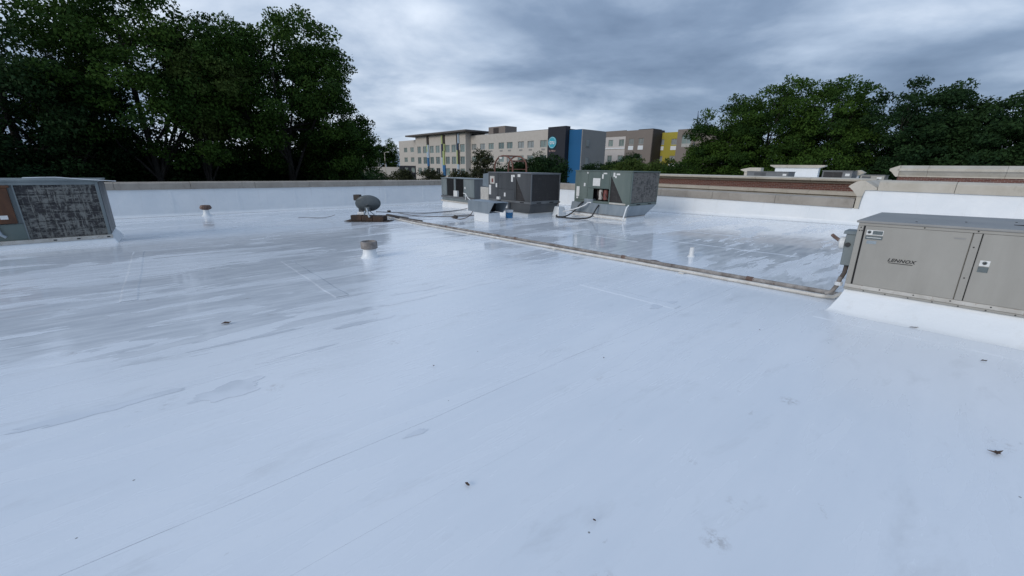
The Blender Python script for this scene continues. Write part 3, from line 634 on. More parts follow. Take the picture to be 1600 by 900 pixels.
# --- steel access ladder with hooped handrails behind the dark unit
ld = thing('access_ladder', 'rust brown hooped ladder rails rising behind the charcoal unit', 'ladder', 15.2, 0, 0)
for xx, y0, y1 in ((0.0, 17.6, 19.2), (0.95, 17.5, 19.1)):
    c_ = (y0 + y1) / 2; hw = (y1 - y0) / 2
    pts = [(xx, y0, 0.2), (xx, y0, 1.72)] + [(xx, c_ - hw * math.cos(math.pi * k / 12), 1.75 + 0.58 * math.sin(math.pi * k / 12)) for k in range(1, 12)] + [(xx, y1, 1.72), (xx, y1, 0.2)]
    MB().tube(pts, 0.045, 8).build('hoop', REDSTEEL, ld, smooth=True)
    for yy in (y0, y1): MB().tube([(xx, yy, zr(yy)), (xx, yy, 0.2)], 0.045, 8).build('post', REDSTEEL, ld)
MB().tube([(0, 18.4, 2.33), (0.95, 18.3, 2.33)], 0.04, 8).build('top_rail', REDSTEEL, ld); MB().tube([(0, 17.75, 2.05), (0.95, 17.65, 2.05)], 0.035, 8).build('top_rail', REDSTEEL, ld)
bx(-0.06, -0.046, 18.5, 18.72, 2.16, 2.27).build('tag_plate', LABEL_W, ld)
for k in range(6): MB().tube([(0.95, 17.5, 0.1 + k * 0.3), (0.95, 19.1, 0.1 + k * 0.3)], 0.018, 6).build('rung', REDSTEEL, ld)

# --- galvanised relief hood on a white curb
hd = thing('relief_hood', 'galvanised scoop hood on a white curb in front of charcoal unit', 'vent hood', 9.2, 11.65, 0)
bx(0.05, 0.62, 0.42, 1.36, zr(12.5) - 0.03, 0.02).build('curb', WHITE, hd, bevel=0.02)
H0, H1 = 0.02, 0.42
for x in (-0.02, 0.66): MB().prism([(0.30, H0), (0.0, H1), (1.66, H1), (1.66, H0)], 0, x, x + 0.012).build('side_sheet', GALV, hd)
bx(-0.02, 0.672, 0.0, 1.67, H1, H1 + 0.014).build('top_sheet', GALV, hd, bevel=0.004); bx(-0.0075, 0.6595, 1.648, 1.66, H0, H1 - .001).build('end_sheet', GALV, hd)
bx(-0.0075, 0.6595, 0.62, 1.647, H0 + 0.021, H0 + 0.03).build('bottom_sheet', GALV, hd); bx(-0.0075, 0.6595, 0.75, 0.76, H0 + 0.031, H1 - .001).build('screen', DARKHOLE, hd)

# --- bucket with printed wrap
bk = thing('plastic_bucket', 'white plastic bucket with blue printed wrap beside the charcoal unit', 'bucket', 10.35, 12.15, zr(12.15))
MB().lathe([(0.125, 0), (0.135, 0.02), (0.150, 0.36), (0.160, 0.365), (0.160, 0.385), (0.145, 0.385), (0.125, 0.04), (0.0, 0.035)], 24).build('bucket_body', PVC, bk, smooth=True)
MB().lathe([(0.1395, 0.075), (0.1505, 0.30), (0.1495, 0.30), (0.1385, 0.075)], 24).build('wrap', BLUE_LABEL, bk, smooth=True)
MB().tube([(0.155 * math.cos(a), 0.155 * math.sin(a), 0.33 - 0.14 * abs(math.sin(a))) for a in [math.pi * k / 10 + 3.4 for k in range(11)]], 0.004, 5).build('handle', CABLE, bk)

# --- white coated pitch pocket between the two big units
pp = thing('pipe_boot', 'white coated angular pipe boot between charcoal and green units', 'pipe boot', 13.0, 12.0, zr(12.0))
MB().frustum((-0.28, 0.28, -0.30, 0.30), 0, (-0.18, 0.2, -0.2, 0.22), 0.42).build('boot', WHITE, pp, bevel=0.03)
MB().tube([(0, 0, 0.4), (0, 0, 0.55), (0.05, -0.05, 0.62)], 0.03, 8).build('pipe_stub', CABLE, pp, smooth=True)

# --- beige unit at the right edge
le = thing('rooftop_unit', 'large beige grey rooftop unit with lettered panel at right edge', 'rooftop unit', 6.45, 0.908, 0.051)
le.scale = (0.9556, 0.9556, 0.9556)
le.rotation_euler = (-math.atan(SLOPE) * 1.0 * math.cos(0), 0, TH)
Lv = 2.35; zb, zt = 0.255, 1.09; Wu = 1.75
# local: x = u, y = v (runs to negative)
mb = MB(); lv = [(-0.085, 0.34), (-0.070, 0.27), (-0.04, 0.215), (0.02, 0.15), (0.10, 0.07), (0.17, 0.016), (0.205, 0.0)]
for h_, o_ in lv:
    for k in range(40):
        # rounded rectangle ring
        a_ = k // 10; t_ = (k % 10) / 10; x0, x1, y0, y1 = 0.02 - o_, Wu - .02 + o_ * .6, -Lv + 0.02 - o_ * .6, -0.005 + o_ * .42
        P_ = [(x0, y0), (x1, y0), (x1, y1), (x0, y1)]; p, q = P_[a_], P_[(a_ + 1) % 4]; w_ = 0.012 * math.sin(k * 2.3) * (o_ / 0.34)
        mb.v.append((p[0] + (q[0] - p[0]) * t_ + w_, p[1] + (q[1] - p[1]) * t_ + w_, h_ - 0.004))
mb.f = [(j * 40 + k, j * 40 + (k + 1) % 40, (j + 1) * 40 + (k + 1) % 40, (j + 1) * 40 + k) for j in range(len(lv) - 1) for k in range(40)]
mb.build('curb', WHITE, le, smooth=True)
bx(-0.012, Wu, -Lv, 0.01, 0.206, 0.232).build('drip_rail', BEIGE, le, bevel=0.006); bx(-0.004, Wu, -Lv, 0.005, 0.2325, 0.285).build('base_rail', BEIGE_PALE, le, bevel=0.006)
bx(0.03, Wu - 0.02, -Lv + 0.02, -0.005, 0.286, zt - 0.002).build('cabinet', BEIGE, le)
bx(-0.025, Wu + 0.02, -Lv - 0.02, 0.025, zt - 0.001, zt + 0.028).build('lid', BEIGE_TOP, le, bevel=0.008)
bx(-0.012, 0.029, -Lv, 0.0, zt - 0.035, zt - 0.002).build('top_trim', BEIGE, le, bevel=0.004)
bx(-0.008, 0.029, -0.055, 0.004, 0.286, zt - 0.036).build('corner_post', BEIGE, le, bevel=0.005); bx(-0.001, 0.029, -0.073, -0.0555, 0.286, zt - 0.036).build('panel_gap', DARKHOLE, le)
m1 = bx(-0.014, 0.029, -0.985, -0.0735, 0.287, zt - 0.037).build('access_panel', BEIGE, le, bevel=0.006); bx(-0.018, 0.029, -1.055, -0.992, 0.287, zt - 0.037).build('panel_post', BEIGE, le, bevel=0.005)
bx(-0.001, 0.029, -1.062, -1.0555, 0.287, zt - 0.037).build('panel_gap', DARKHOLE, le)
m2 = bx(-0.014, 0.029, -1.72, -1.0625, 0.287, zt - 0.037).build('access_panel', BEIGE, le, bevel=0.006); bx(-0.014, 0.029, -Lv, -1.73, 0.287, zt - 0.037).build('access_panel', BEIGE, le, bevel=0.006)
FR = (math.pi / 2, 0, -math.pi / 2)          # text on the face that looks towards -u
text('LENNOX', 0.054, INK, m1, (-0.0155, -0.475, 0.655), FR, 0.28, 0.001, 'lettering', 1.10, 1.05, 0.002)
bx(-0.0165, -0.0145, -0.585, -0.365, 0.617, 0.625).build('underline', INK, m1)
def plate(p, v, z, w, h, mat): return bx(-0.0175, -0.0145, v - w / 2, v + w / 2, z - h / 2, z + h / 2).build('sticker', mat, p)
def emblem(p, v, z):
    MB().lathe([(0.019, 0), (0.019, 0.002)], 16).build('emblem', LABEL_G, p, loc=(-0.0176, v, z + .004), rot=(0, -math.pi / 2, 0)); MB().prism([(v - .014, z - .004), (v - .004, z + .016), (v + .004, z + .004), (v + .014, z + .014), (v + .006, z - .016)], 0, -0.0215, -0.0197).build('emblem', INK, p)
s1 = plate(m1, -0.175, 0.975, 0.16, 0.062, LABEL_W); bx(-0.019, -0.0176, -0.25, -0.155, 0.952, 0.998).build('print', LABEL_G, s1); emblem(s1, -0.122, 0.975)
s2 = plate(m1, -0.175, 0.912, 0.165, 0.045, LABEL_G); bx(-0.019, -0.0176, -0.245, -0.105, 0.908, 0.915).build('print', LABEL_W, s2); plate(m1, -0.163, 0.853, 0.095, 0.04, GALV)
s3 = plate(m2, -1.135, 0.735, 0.075, 0.062, LABEL_W); emblem(s3, -1.135, 0.735); plate(m2, -1.135, 0.665, 0.078, 0.062, LABEL_G)
plate(m1, -0.90, 0.985, 0.09, 0.016, BEIGE_TOP); plate(m2, -1.42, 0.98, 0.12, 0.016, BEIGE_TOP); plate(m2, -1.44, 0.945, 0.09, 0.016, BEIGE_TOP)
screws(le, [(-0.013, -0.2 - 0.21 * k, 0.219) for k in range(9)] + [(-0.0045, -0.35 - 0.31 * k, 0.262) for k in range(6)] + [(-0.009, -0.03, zt - 0.06), (-0.009, -0.02, zt - 0.1), (-0.009, -0.045, zt - 0.1), (-0.0185, -1.02, 0.9), (-0.0185, -1.02, 0.55), (-0.013, -0.6, zt - 0.015), (-0.013, -1.02, zt - 0.015)], 0.008)
for k in range(3): MB().lathe([(0.012, 0), (0.008, 0.006)], 8).build('screw', INK, le, loc=(0.25 + 0.4 * k, -0.5 - 0.4 * k, zt + 0.028))
MB().prism([(0.62, -1.27), (0.70, -1.45), (0.9, -1.6), (0.66, -1.60), (0.52, -1.44)], 2, zt + 0.0285, zt + 0.034).build('lid_stain', BLACK, le)
# disconnect box on its left end
db = bx(0.10, 0.42, 0.004, 0.12, 0.50, 0.92).build('disconnect_box', GREY_BLUE, le, bevel=0.01)
MB().prism([(0.08, 0.92), (0.44, 0.92), (0.40, 0.96), (0.12, 0.96)], 1, 0.004, 0.15).build('box_hood', GREY_BLUE, db, bevel=0.004)
MB().lathe([(0.085, 0), (0.085, 0.05), (0.06, 0.07)], 18).build('knob', LABEL_W, db, smooth=True, loc=(0.16, 0.12, 0.79), rot=(-math.pi / 2, 0, 0))
MB().tube([(0.16, 0.16, 0.80), (0.10, 0.24, 0.87), (0.12, 0.27, 0.89)], 0.022, 8).build('lever', RUSTCAP, db, smooth=True)
MB().lathe([(0.03, 0), (0.03, 0.02)], 10).build('keyhole', INK, db, loc=(0.099, 0.08, 0.78), rot=(0, -math.pi / 2, 0))
MB().tube([(0.2, 0.06, 0.50), (0.2, 0.065, 0.38), (0.2, 0.09, 0.30)], 0.026, 8).build('conduit', CABLE, le, smooth=True)
MB().tube([(0.2, 0.09, 0.32), (0.19, 0.11, 0.20), (0.18, 0.15, 0.10), (0.14, 0.22, 0.06)], 0.028, 10).build('conduit_elbow', RUSTY_PIPE, le, smooth=True)
MB().lathe([(0.045, 0), (0.045, 0.05)], 10).build('conduit_nut', PVC, le, loc=(0.19, 0.10, 0.20))

# ------------------------------------------------------------------ pipe runs on the roof
def wavy(u, v0, v1, h, n=24, amp=0.012, seed=1):
    rg = random.Random(seed); return [W(u + rg.uniform(-amp, amp), v0 + (v1 - v0) * i / n, zr(v0 + (v1 - v0) * i / n) + h) for i in range(n + 1)]
t = thing('gas_pipe', 'long rust flecked steel pipe running across the roof to the beige unit', 'pipe', 0, 0, 0, 0)
MB().tube(wavy(7.06, 15.0, 1.12, 0.045, 26, 0.008, 2) + [W(7.0, 1.02, zr(1) + 0.05), W(6.93, 0.98, zr(1) + 0.07)], 0.034, 10).build('pipe_run', RUSTY_PIPE, t, smooth=True)
for v_ in (11.5, 8.0, 4.6, 2.2): MB().tube([W(7.06, v_ + .05, zr(v_) + 0.045), W(7.06, v_ - .05, zr(v_) + 0.045)], 0.042, 10).build('coupling', RUSTCAP, t)
t = thing('conduit_run', 'long cream painted conduit lying beside the rust flecked pipe', 'conduit', 0, 0, 0, 0)
MB().tube([W(7.0, 16.2, zr(16) + .03)] + wavy(6.84, 13.2, 1.2, 0.032, 26, 0.010, 5) + [W(6.86, 1.06, zr(1) + 0.04), W(6.92, 0.99, zr(1) + 0.10)], 0.028, 10).build('pipe_run', CREAM_PIPE, t, smooth=True)
for k, v_ in enumerate((13.4, 9.8, 6.3, 3.2)):
    tb = thing('pipe_support', ('first', 'second', 'third', 'fourth')[k] + ' white coated timber block under the long pipes counted from the dish', 'pipe support', 6.95, v_, zr(v_), group='timber blocks under the pipes')
    bx(-0.22, 0.2, -0.05, 0.05, 0.002, 0.02).build('timber', CREAM_PIPE, tb, bevel=0.004); bx(-0.03, -0.01, -0.012, 0.012, 0.02, 0.055).build('strap', RUSTCAP, tb)
for k, (u_, v0, v1, an, lab) in enumerate(((7.22, 13.6, 15.6, 0.05, 'dark weathered timber batten lying along the far end of the pipe'), (7.38, 14.9, 17.0, -0.03, 'darker timber batten farthest back beside the satellite dish'))):
    o = bx(-0.05, 0.05, -(v1 - v0) / 2, (v1 - v0) / 2, 0.0, 0.07).build('timber_batten', WOOD, None, bevel=0.008, loc=W(u_, (v0 + v1) / 2, zr((v0 + v1) / 2) + 0.006), rot=(-SLOPE, 0, TH + an)); tag(o, lab, 'timber')
def cable(name, label, cat, pts, r, mat, n=6):
    # smooth the polyline
    P = [Vector(p) for p in pts]; q = []
    for i in range(len(P) - 1):
        p0, p1, p2, p3 = P[max(i - 1, 0)], P[i], P[i + 1], P[min(i + 2, len(P) - 1)]
        for k in range(6):
            t_ = k / 6; q.append(0.5 * ((2 * p1) + (p2 - p0) * t_ + (2 * p0 - 5 * p1 + 4 * p2 - p3) * t_ ** 2 + (3 * p1 - p0 - 3 * p2 + p3) * t_ ** 3))
    q.append(P[-1]); o = MB().tube(q, r, n).build(name, mat, None, smooth=True); return tag(o, label, cat)
def rp(u, v, h=0.015): return W(u, v, zr(v) + h)
cable('coaxial_cable', 'thin brown cable from the dish to the grey louvred unit', 'cable', [rp(6.2, 15.2, .35), rp(6.9, 16.6, .22), rp(8.0, 17.0, .10), rp(9.2, 16.9), rp(10.4, 17.0), rp(11.4, 17.3), rp(12.1, 17.6, .05)], 0.016, CABLE)
cable('coaxial_cable', 'second thin cable trailing past the dish towards the relief hood', 'cable', [rp(7.9, 17.0, .1), rp(8.3, 15.9), rp(9.0, 14.9), rp(9.8, 14.4), rp(10.6, 14.6)], 0.014, CABLE)
cable('coaxial_cable', 'short stray cable lying left of the dish', 'cable', [rp(5.1, 16.6, .2), rp(5.0, 17.6, .03), rp(4.7, 18.0), rp(4.5, 18.4), rp(4.2, 18.5)], 0.008, CABLE)
cable('drain_hose', 'thin looped brown hose lying left of the relief hood', 'hose', [rp(9.25, 13.05, .35), rp(9.1, 13.2, .12), rp(8.9, 13.5), rp(9.0, 14.1), rp(9.3, 14.7), rp(9.8, 14.9), rp(10.4, 14.8)], 0.016, CABLE)
o = MB().lathe([(0.05, 0), (0.11, 0.03), (0.09, 0.10), (0.03, 0.13)], 10, (0, 0, 0), 0.15, random.Random(3)).build('pipe_fitting', WOOD, None, loc=rp(9.05, 14.05, 0.0)); tag(o, 'small dark lump of pipe fitting beside the looped hose', 'fitting')
o = bx(-0.06, 0.06, -0.06, 0.06, -0.03, 0.04).build('splice_box', WOOD, None, bevel=0.008, loc=rp(7.45, 16.85, 0.20), rot=(0, 0, TH)); tag(o, 'tiny dark splice box on the cable right of the dish', 'splice box')
cable('power_cable', 'black flexible cable looping from the pipe boot to green unit', 'cable', [rp(12.9, 11.85, .1), rp(12.6, 11.7, .03), rp(12.7, 11.3, .05), rp(13.0, 11.1, .25), rp(13.28, 11.0, .55), rp(13.35, 10.9, .65)], 0.028, BLACK, 8)
cable('power_cable', 'second black cable looping low along the green unit curb', 'cable', [rp(12.55, 11.6, .02), rp(12.5, 11.0, .02), rp(12.6, 10.4, .03), rp(12.95, 10.15, .10), rp(13.2, 10.12, .38), rp(13.35, 10.1, .55)], 0.028, BLACK, 8)
cable('pvc_conduit', 'sloping white plastic pipe at the corner of the green unit', 'pipe', [rp(12.9, 11.6, .22), rp(13.05, 11.1, .35), rp(13.2, 10.7, .52), rp(13.3, 10.62, .62), rp(13.36, 10.5, .62)], 0.026, PVC, 8)
t = thing('condensate_drain', 'white plastic condensate pipe along the foot of the green unit', 'pipe', 0, 0, 0, 0)
MB().tube([rp(13.1, 11.4, .14), rp(13.1, 8.75, .07)], 0.03, 10).build('pipe_run', CREAM_PIPE, t, smooth=True); MB().tube([rp(13.1, 8.76, .02), rp(13.2, 8.70, .52), rp(13.35, 8.72, .60)], 0.026, 10).build('riser', PVC, t, smooth=True)

# ------------------------------------------------------------------ vents, drain, dish
v = thing('roof_vent', 'stubby white vent with mottled grey concrete cap in mid roof', 'roof vent', 3.16, 8.27, zr(8.27))
MB().lathe([(0.20, -0.01), (0.165, 0.03), (0.14, 0.09), (0.13, 0.20)], 24, jit=0.012, rng=random.Random(1)).build('boot', WHITE, v, smooth=True)
MB().lathe([(0.14, 0.19), (0.168, 0.20), (0.170, 0.33), (0.16, 0.345), (0.135, 0.345), (0.13, 0.31), (0.0, 0.305)], 22, jit=0.015, rng=random.Random(2)).build('cap', CONC, v, smooth=True)
v = thing('roof_vent', 'small white vent pipe with rusty cap below the left parapet', 'roof vent', 1.39, 22.05, zr(22.05))
MB().lathe([(0.22, -0.01), (0.14, 0.05), (0.11, 0.15), (0.11, 0.27)], 18).build('boot', WHITE, v, smooth=True)
MB().lathe([(0.10, 0.26), (0.20, 0.31), (0.22, 0.37), (0.17, 0.46), (0.10, 0.47), (0.0, 0.475)], 10, jit=0.06, rng=random.Random(5)).build('cap', RUSTCAP, v)
v = thing('vent_pipe', 'short open white plastic pipe standing right of the long pipes', 'vent pipe', 8.42, 3.83, zr(3.83))
MB().lathe([(0.085, -0.005), (0.06, 0.02), (0.05, 0.05), (0.047, 0.195), (0.040, 0.195), (0.039, 0.08), (0.0, 0.08)], 18).build('pipe', PVC, v, smooth=True)
MB().lathe([(0.041, 0.17), (0.038, 0.175), (0.0, 0.17)], 14).build('bore', DARKHOLE, v)
v = thing('roof_drain', 'small dark round drain cap beside the rust flecked pipe', 'roof drain', 7.28, 4.05, zr(4.05))
MB().lathe([(0.13, 0.004), (0.12, 0.016), (0.09, 0.018), (0.085, 0.03), (0.0, 0.04)], 20).build('strainer', RUSTCAP, v, smooth=True); MB().lathe([(0.16, 0.003), (0.145, 0.010), (0.125, 0.010)], 20).build('ring', CONC, v, smooth=True)

ds = thing('satellite_dish', 'grey satellite dish on a ballasted roof mount facing away', 'satellite dish', 5.95, 15.3, zr(15.3), rot=R(-2))
# local: x right, y away from the camera
MB().box(-0.86, 0.86, -0.32, 0.32, 0.012, 0.03).build('mount_tray', BROWN_BLOCK, ds, bevel=0.006)
for k in range(3): bx(-0.62 + k * 0.42, -0.215 + k * 0.42, -0.26, -0.03, 0.031, 0.24 - 0.012 * k).build('ballast_block', BROWN_BLOCK, ds, bevel=0.012)
for k in range(3): bx(-0.60 + k * 0.41, -0.205 + k * 0.41, 0.03, 0.26, 0.031, 0.215).build('ballast_block', BROWN_BLOCK, ds, bevel=0.012)
MB().tube([(0.13, -0.29, 0.18), (0.06, -0.25, 0.30), (0.0, -0.16, 0.50)], 0.038, 10).build('mast', GALV, ds, smooth=True)
bx(-0.08, 0.10, -0.19, -0.06, 0.40, 0.55).build('mount_bracket', DISHM, ds, bevel=0.012)
for s_ in (-1, 1): MB().tube([(s_ * 0.35, 0.2, 0.05), (0.0 + s_ * .03, -0.12, 0.44)], 0.015, 6).build('stay', GALV, ds)
dd = MB(); nr, na = 6, 36
for j in range(nr + 1):
    rr = j / nr
    for k in range(na):
        a = 2 * math.pi * k / na; dd.v.append((0.475 * rr * math.cos(a), 0.34 * rr * math.sin(a), 0.11 * rr * rr))
dd.f = [(j * na + k, j * na + (k + 1) % na, (j + 1) * na + (k + 1) % na, (j + 1) * na + k) for j in range(nr) for k in range(na)]
o = dd.build('reflector', DISHM, ds, smooth=True, loc=(0, -0.06, 0.63), rot=(R(-68), R(-6), R(8)))
so = o.modifiers.new('solid', 'SOLIDIFY'); so.thickness = 0.012
MB().tube([(-0.1, 0.0, 0.36), (-0.36, 0.42, 0.40), (-0.52, 0.5, 0.52)], 0.022, 8).build('feed_arm', DISHM, ds, smooth=True)
bx(-0.72, -0.48, 0.38, 0.62, 0.74, 0.96).build('feed_horn', WOOD, ds, bevel=0.015); bx(-0.60, -0.36, 0.42, 0.55, 0.665, 0.735).build('feed_bracket', WOOD, ds, bevel=0.01)
bx(-0.58, -0.40, 0.44, 0.54, 0.30, 0.66).build('feed_post', DARK_GREY, ds, bevel=0.01); bx(-0.63, -0.36, 0.40, 0.58, 0.005, 0.30).build('feed_foot', WHITE, ds, bevel=0.02)

# ------------------------------------------------------------------ debris
def debris(name, label, cat, u, v, shape, rot, tilt=0.12, mat=LEAFB):
    mb = MB(); mb.v = [(x, y, z) for x, y, z in shape[0]]; mb.f = shape[1]
    o = mb.build(name, mat, None, loc=W(u, v, zr(v) + 0.012), rot=(tilt, 0.0, rot)); s = o.modifiers.new('solid', 'SOLIDIFY'); s.thickness = 0.0025; return tag(o, label, cat)
def leafshape(l, w, curl): return ([(-l / 2, 0, 0), (-l / 6, w / 2, curl), (l / 4, w / 2.6, curl * .6), (l / 2, 0, curl * 1.6), (l / 4, -w / 2.6, curl * .5), (-l / 6, -w / 2, curl * .9)], [(0, 1, 5), (1, 2, 4, 5), (2, 3, 4)])
debris('fallen_leaf', 'small dark curled leaf on the wet roof at left', 'leaf', 0.32, 5.43, leafshape(0.11, 0.045, 0.014), 0.3)
debris('fallen_leaf', 'narrow dark leaf in the middle of the foreground', 'leaf', 1.01, 1.51, leafshape(0.042, 0.014, 0.005), R(-42))
star = [(0, 0, .008)] + [(r_ * math.cos(a), r_ * math.sin(a), z_) for a, r_, z_ in ((0.1, .05, .012), (0.5, .018, .006), (1.2, .018, .008), (1.9, .012, .005), (2.75, .05, .012), (3.3, .016, .004), (3.7, .045, .012), (4.4, .012, .004), (5.0, .018, .006), (5.7, .014, .004))]
debris('fallen_leaf', 'curled lobed brown leaf at the right of the foreground', 'leaf', 3.64, -0.41, (star, [(0, i, i % 10 + 1) for i in range(1, 11)]), 0.1, 0.0)
debris('fallen_leaf', 'tiny brown leaf in front of the beige unit', 'leaf', 5.51, -0.34, leafshape(0.045, 0.018, 0.008), R(-20))
debris('twig', 'short dark twig at the foot of the beige unit skirt', 'twig', 6.2, 0.19, leafshape(0.10, 0.012, 0.004), R(-6))
for k, (u_, v_, lab) in enumerate(((1.6, 2.9, 'speck of grit on the seam left of the foreground leaf'), (2.9, 2.0, 'speck of grit right of the long seam'), (1.35, 0.9, 'speck of grit low in the foreground'), (4.8, 1.3, 'speck of grit towards the beige unit'))):
    debris('debris_speck', lab, 'debris', u_, v_, leafshape(0.016, 0.010, 0.004), k * 1.3)

# ------------------------------------------------------------------ far buildings
def facade(u, v0, v1, z0, z1, holes, depth=0.25):
    """a wall in the plane u, looking towards -u, with real openings and reveals"""
    vs_ = sorted({v0, v1, *[h[0] for h in holes], *[h[1] for h in holes]}); zs = sorted({z0, z1, *[h[2] for h in holes], *[h[3] for h in holes]})
    mb = MB(); idx = {}
    def vid(a, b):
        if (a, b) not in idx: idx[(a, b)] = len(mb.v); mb.v.append((u, a, b))
        return idx[(a, b)]
    for a, b in zip(vs_[:-1], vs_[1:]):
        for c, d_ in zip(zs[:-1], zs[1:]):
            mv, mz = (a + b) / 2, (c + d_) / 2
            if any(h[0] < mv < h[1] and h[2] < mz < h[3] for h in holes): continue
            mb.f.append((vid(a, c), vid(b, c), vid(b, d_), vid(a, d_)))
    for a, b, c, d_ in holes:
        mb.add([(u, a, c), (u, b, c), (u, b, d_), (u, a, d_), (u + depth, a, c), (u + depth, b, c), (u + depth, b, d_), (u + depth, a, d_)], [(0, 1, 5, 4), (1, 2, 6, 5), (2, 3, 7, 6), (3, 0, 4, 7)])
    return mb
WIN = {}
def window(parent, u, a, b, c, d_, glass, panel=0.0, frame=FRAME_R):
    w, h = round(b - a, 2), round(d_ - c, 2); key = (w, h, glass.name, panel)
    if key not in WIN:
        t_ = 0.07; mb = MB(); mb.box(0, 0.08, -w / 2, w / 2, 0, t_); mb.box(0, 0.08, -w / 2, w / 2, h - t_, h)
        for x in (-w / 2 + t_ / 2, 0, w / 2 - t_ / 2): mb.box(0, 0.08, x - t_ / 2, x + t_ / 2, t_ + .001, h - t_ - .001)
        if panel: mb.box(0.01, 0.07, -w / 2 + t_, w / 2 - t_, t_ + 0.002, panel)
        me = mb.mesh('window'); me.materials.append(frame); pm = MB().box(0.10, 0.12, -w / 2, w / 2, max(panel, 0), h).mesh('pane'); pm.materials.append(glass); WIN[key] = (me, pm)
    me, pm = WIN[key]; o = part('window', me, None, parent, (u + 0.08, (a + b) / 2, c)); part('pane', pm, None, o)
ht = thing('hotel_building', 'long pale hotel with stepped windows, coloured fins and blue corner', 'building', 0, 0)
UH, UB = 68.05, 66.3
cols_main = [68.25, 72.5, 75.9, 80.1, 83.4, 87.6, 91.35, 95.3]; left_cols = [131.6, 136.5]
holes = []
for c in cols_main:
    for z in (6.32, 3.10, -0.15): holes.append((c - 1.1, c + 1.1, z, z + 1.55))
hl = [(c - 1.25, c + 1.25, z, z + 1.55) for c in left_cols for z in (6.35, 3.12, -0.25)]
facade(UH, 65.8, 97.0, -6, 10.0, holes).build('wall', STUCCO, ht); facade(UH, 125.6, 141.5, -6, 10.2, hl).build('wall', STUCCO, ht)
bay_c = [98.4, 102.85, 106.2, 111.8, 115.3, 119.7, 123.4]
hb = [(c - 1.15, c + 1.15, z, z + 2.1) for c in bay_c for z in (5.75, 2.50, -0.75)]
facade(UB, 96.8, 125.6, -6, 10.7, hb).build('bay_wall', STUCCO, ht)
for y0 in (96.8, 125.3): bx(UB + 0.001, UH + 0.3, y0, y0 + 0.3, -6, 10.69).build('bay_return', STUCCO, ht)
bx(UH + 0.28, UH + 7.5, 60.9, 141.4, -6, 9.9).build('building_body', DARK_GREY, ht)
bx(UH + 0.001, UH + 0.4, 65.8, 96.8, 10.001, 10.12).build('parapet_cap', GREY_R, ht)
bx(UB - 1.5, UH + 6, 94.6, 129.8, 10.95, 11.3).build('roof_canopy', ROOF_EDGE, ht); bx(UB - 1.52, UH + 6, 94.58, 129.82, 11.301, 11.42).build('canopy_edge', GREY_R, ht); bx(UB - 0.05, UH + 5, 96.9, 125.5, 10.701, 10.949).build('canopy_soffit', STUCCO, ht)
for h in holes:
    window(ht, UH, *h, (GLASS, GLASS, GLASS_L, GLASS_M)[int(h[0] * 7 + h[2] * 3) % 4])
    bx(UH - 0.04, UH - 0.001, (h[0] + h[1]) / 2 - 0.55, (h[0] + h[1]) / 2 + 0.55, h[2] - 0.62, h[2] - 0.25).build('wall_vent', GREY_R, ht)
for h in hl: window(ht, UH, *h, GLASS)
for i, h in enumerate(hb): window(ht, UB, *h, GLASS_D if (i % 3 == 2 and (i // 3) in (1, 3)) else (GLASS, GLASS_M, GLASS, GLASS_L)[(i * 5 + i // 3) % 4], 0.0)
bx(UH - 0.06, UH - 0.002, 129.6, 134.1 - 0.0 + 7.8, -6, -0.26).build('dark_base', BLACK_R, ht); 
for a, b in ((129.6, 130.34), (132.86, 135.24), (137.76, 141.9)): bx(UH - 0.06, UH - 0.002, a, b, -0.259, 1.9).build('dark_base', BLACK_R, ht)
for a, b in ((130.34, 132.86), (135.24, 137.76)): bx(UH - 0.06, UH - 0.002, a + .001, b - .001, 1.31, 1.9).build('dark_base', BLACK_R, ht)
def fin(v0, v1, segs):
    for z1, z0, a, b, mt in segs: bx(UB - 0.35, UB - 0.002, v0 + (v1 - v0) * (.15 + .62 * a), v0 + (v1 - v0) * (.15 + .62 * b), z0 + .01, z1 - .01).build('colour_fin', mt, ht)
fin(116.5, 118.4, [(10.7, 8.2, .1, .9, DBROWN_R), (8.2, 6.1, .5, 1., LIME_R), (8.2, 4.3, .0, .48, SKYB_R), (6.1, 4.4, .5, 1, SKYB_R), (4.4, 1.9, .1, .9, MIDB_R), (1.9, -2, .2, .8, NAVY_R)])
fin(106.8, 109.9, [(10.7, 8.2, .6, 1., LIME_R), (10.7, 8.2, .1, .5, DBROWN_R), (8.2, 4.4, .7, 1., NAVY_R), (8.2, 6.2, .05, .35, LIME_R), (8.2, 6.2, .38, .66, DBROWN_R), (6.2, 2.2, .2, .66, LIME_R), (4.4, 0.5, .7, 1., SKYB_R), (2.2, -1, .05, .66, MIDB_R)])
fin(99.5, 101.4, [(10.7, 8.1, .5, 1., DBROWN_R), (10.7, 8.1, .0, .48, SKYB_R), (8.1, 6.3, .3, 1., NAVY_R), (6.3, 2.5, .55, 1., LIME_R), (6.3, 2.5, .0, .5, DBROWN_R), (2.5, -1, .2, .8, SKYB_R)])
bx(UH + 3, UH + 7, 85.5, 92.6, 9.901, 12.2).build('rooftop_plant', TAUPE, ht); bx(UH + 2.94, UH + 2.999, 88.2, 90.4, 10.2, 11.9).build('plant_louvre', DBROWN_R, ht)
tw = bx(66.9, UH + 0.27, 60.6, 65.79, -6, 10.35).build('sign_tower', BLACK_R, ht)
MB().lathe([(1.2, 0), (1.2, 0.12)], 40).build('sign_disc', CYAN, tw, loc=(66.89, 64.3, 7.15), rot=(0, -math.pi / 2, 0))
MB().tube([(1.05 * math.cos(2 * math.pi * k / 40), 1.05 * math.sin(2 * math.pi * k / 40), 0) for k in range(40)] + [(1.05, 0, 0)], 0.035, 6).build('sign_ring', SIGN_W, tw, loc=(66.765, 64.3, 7.15), rot=(0, -math.pi / 2, 0))
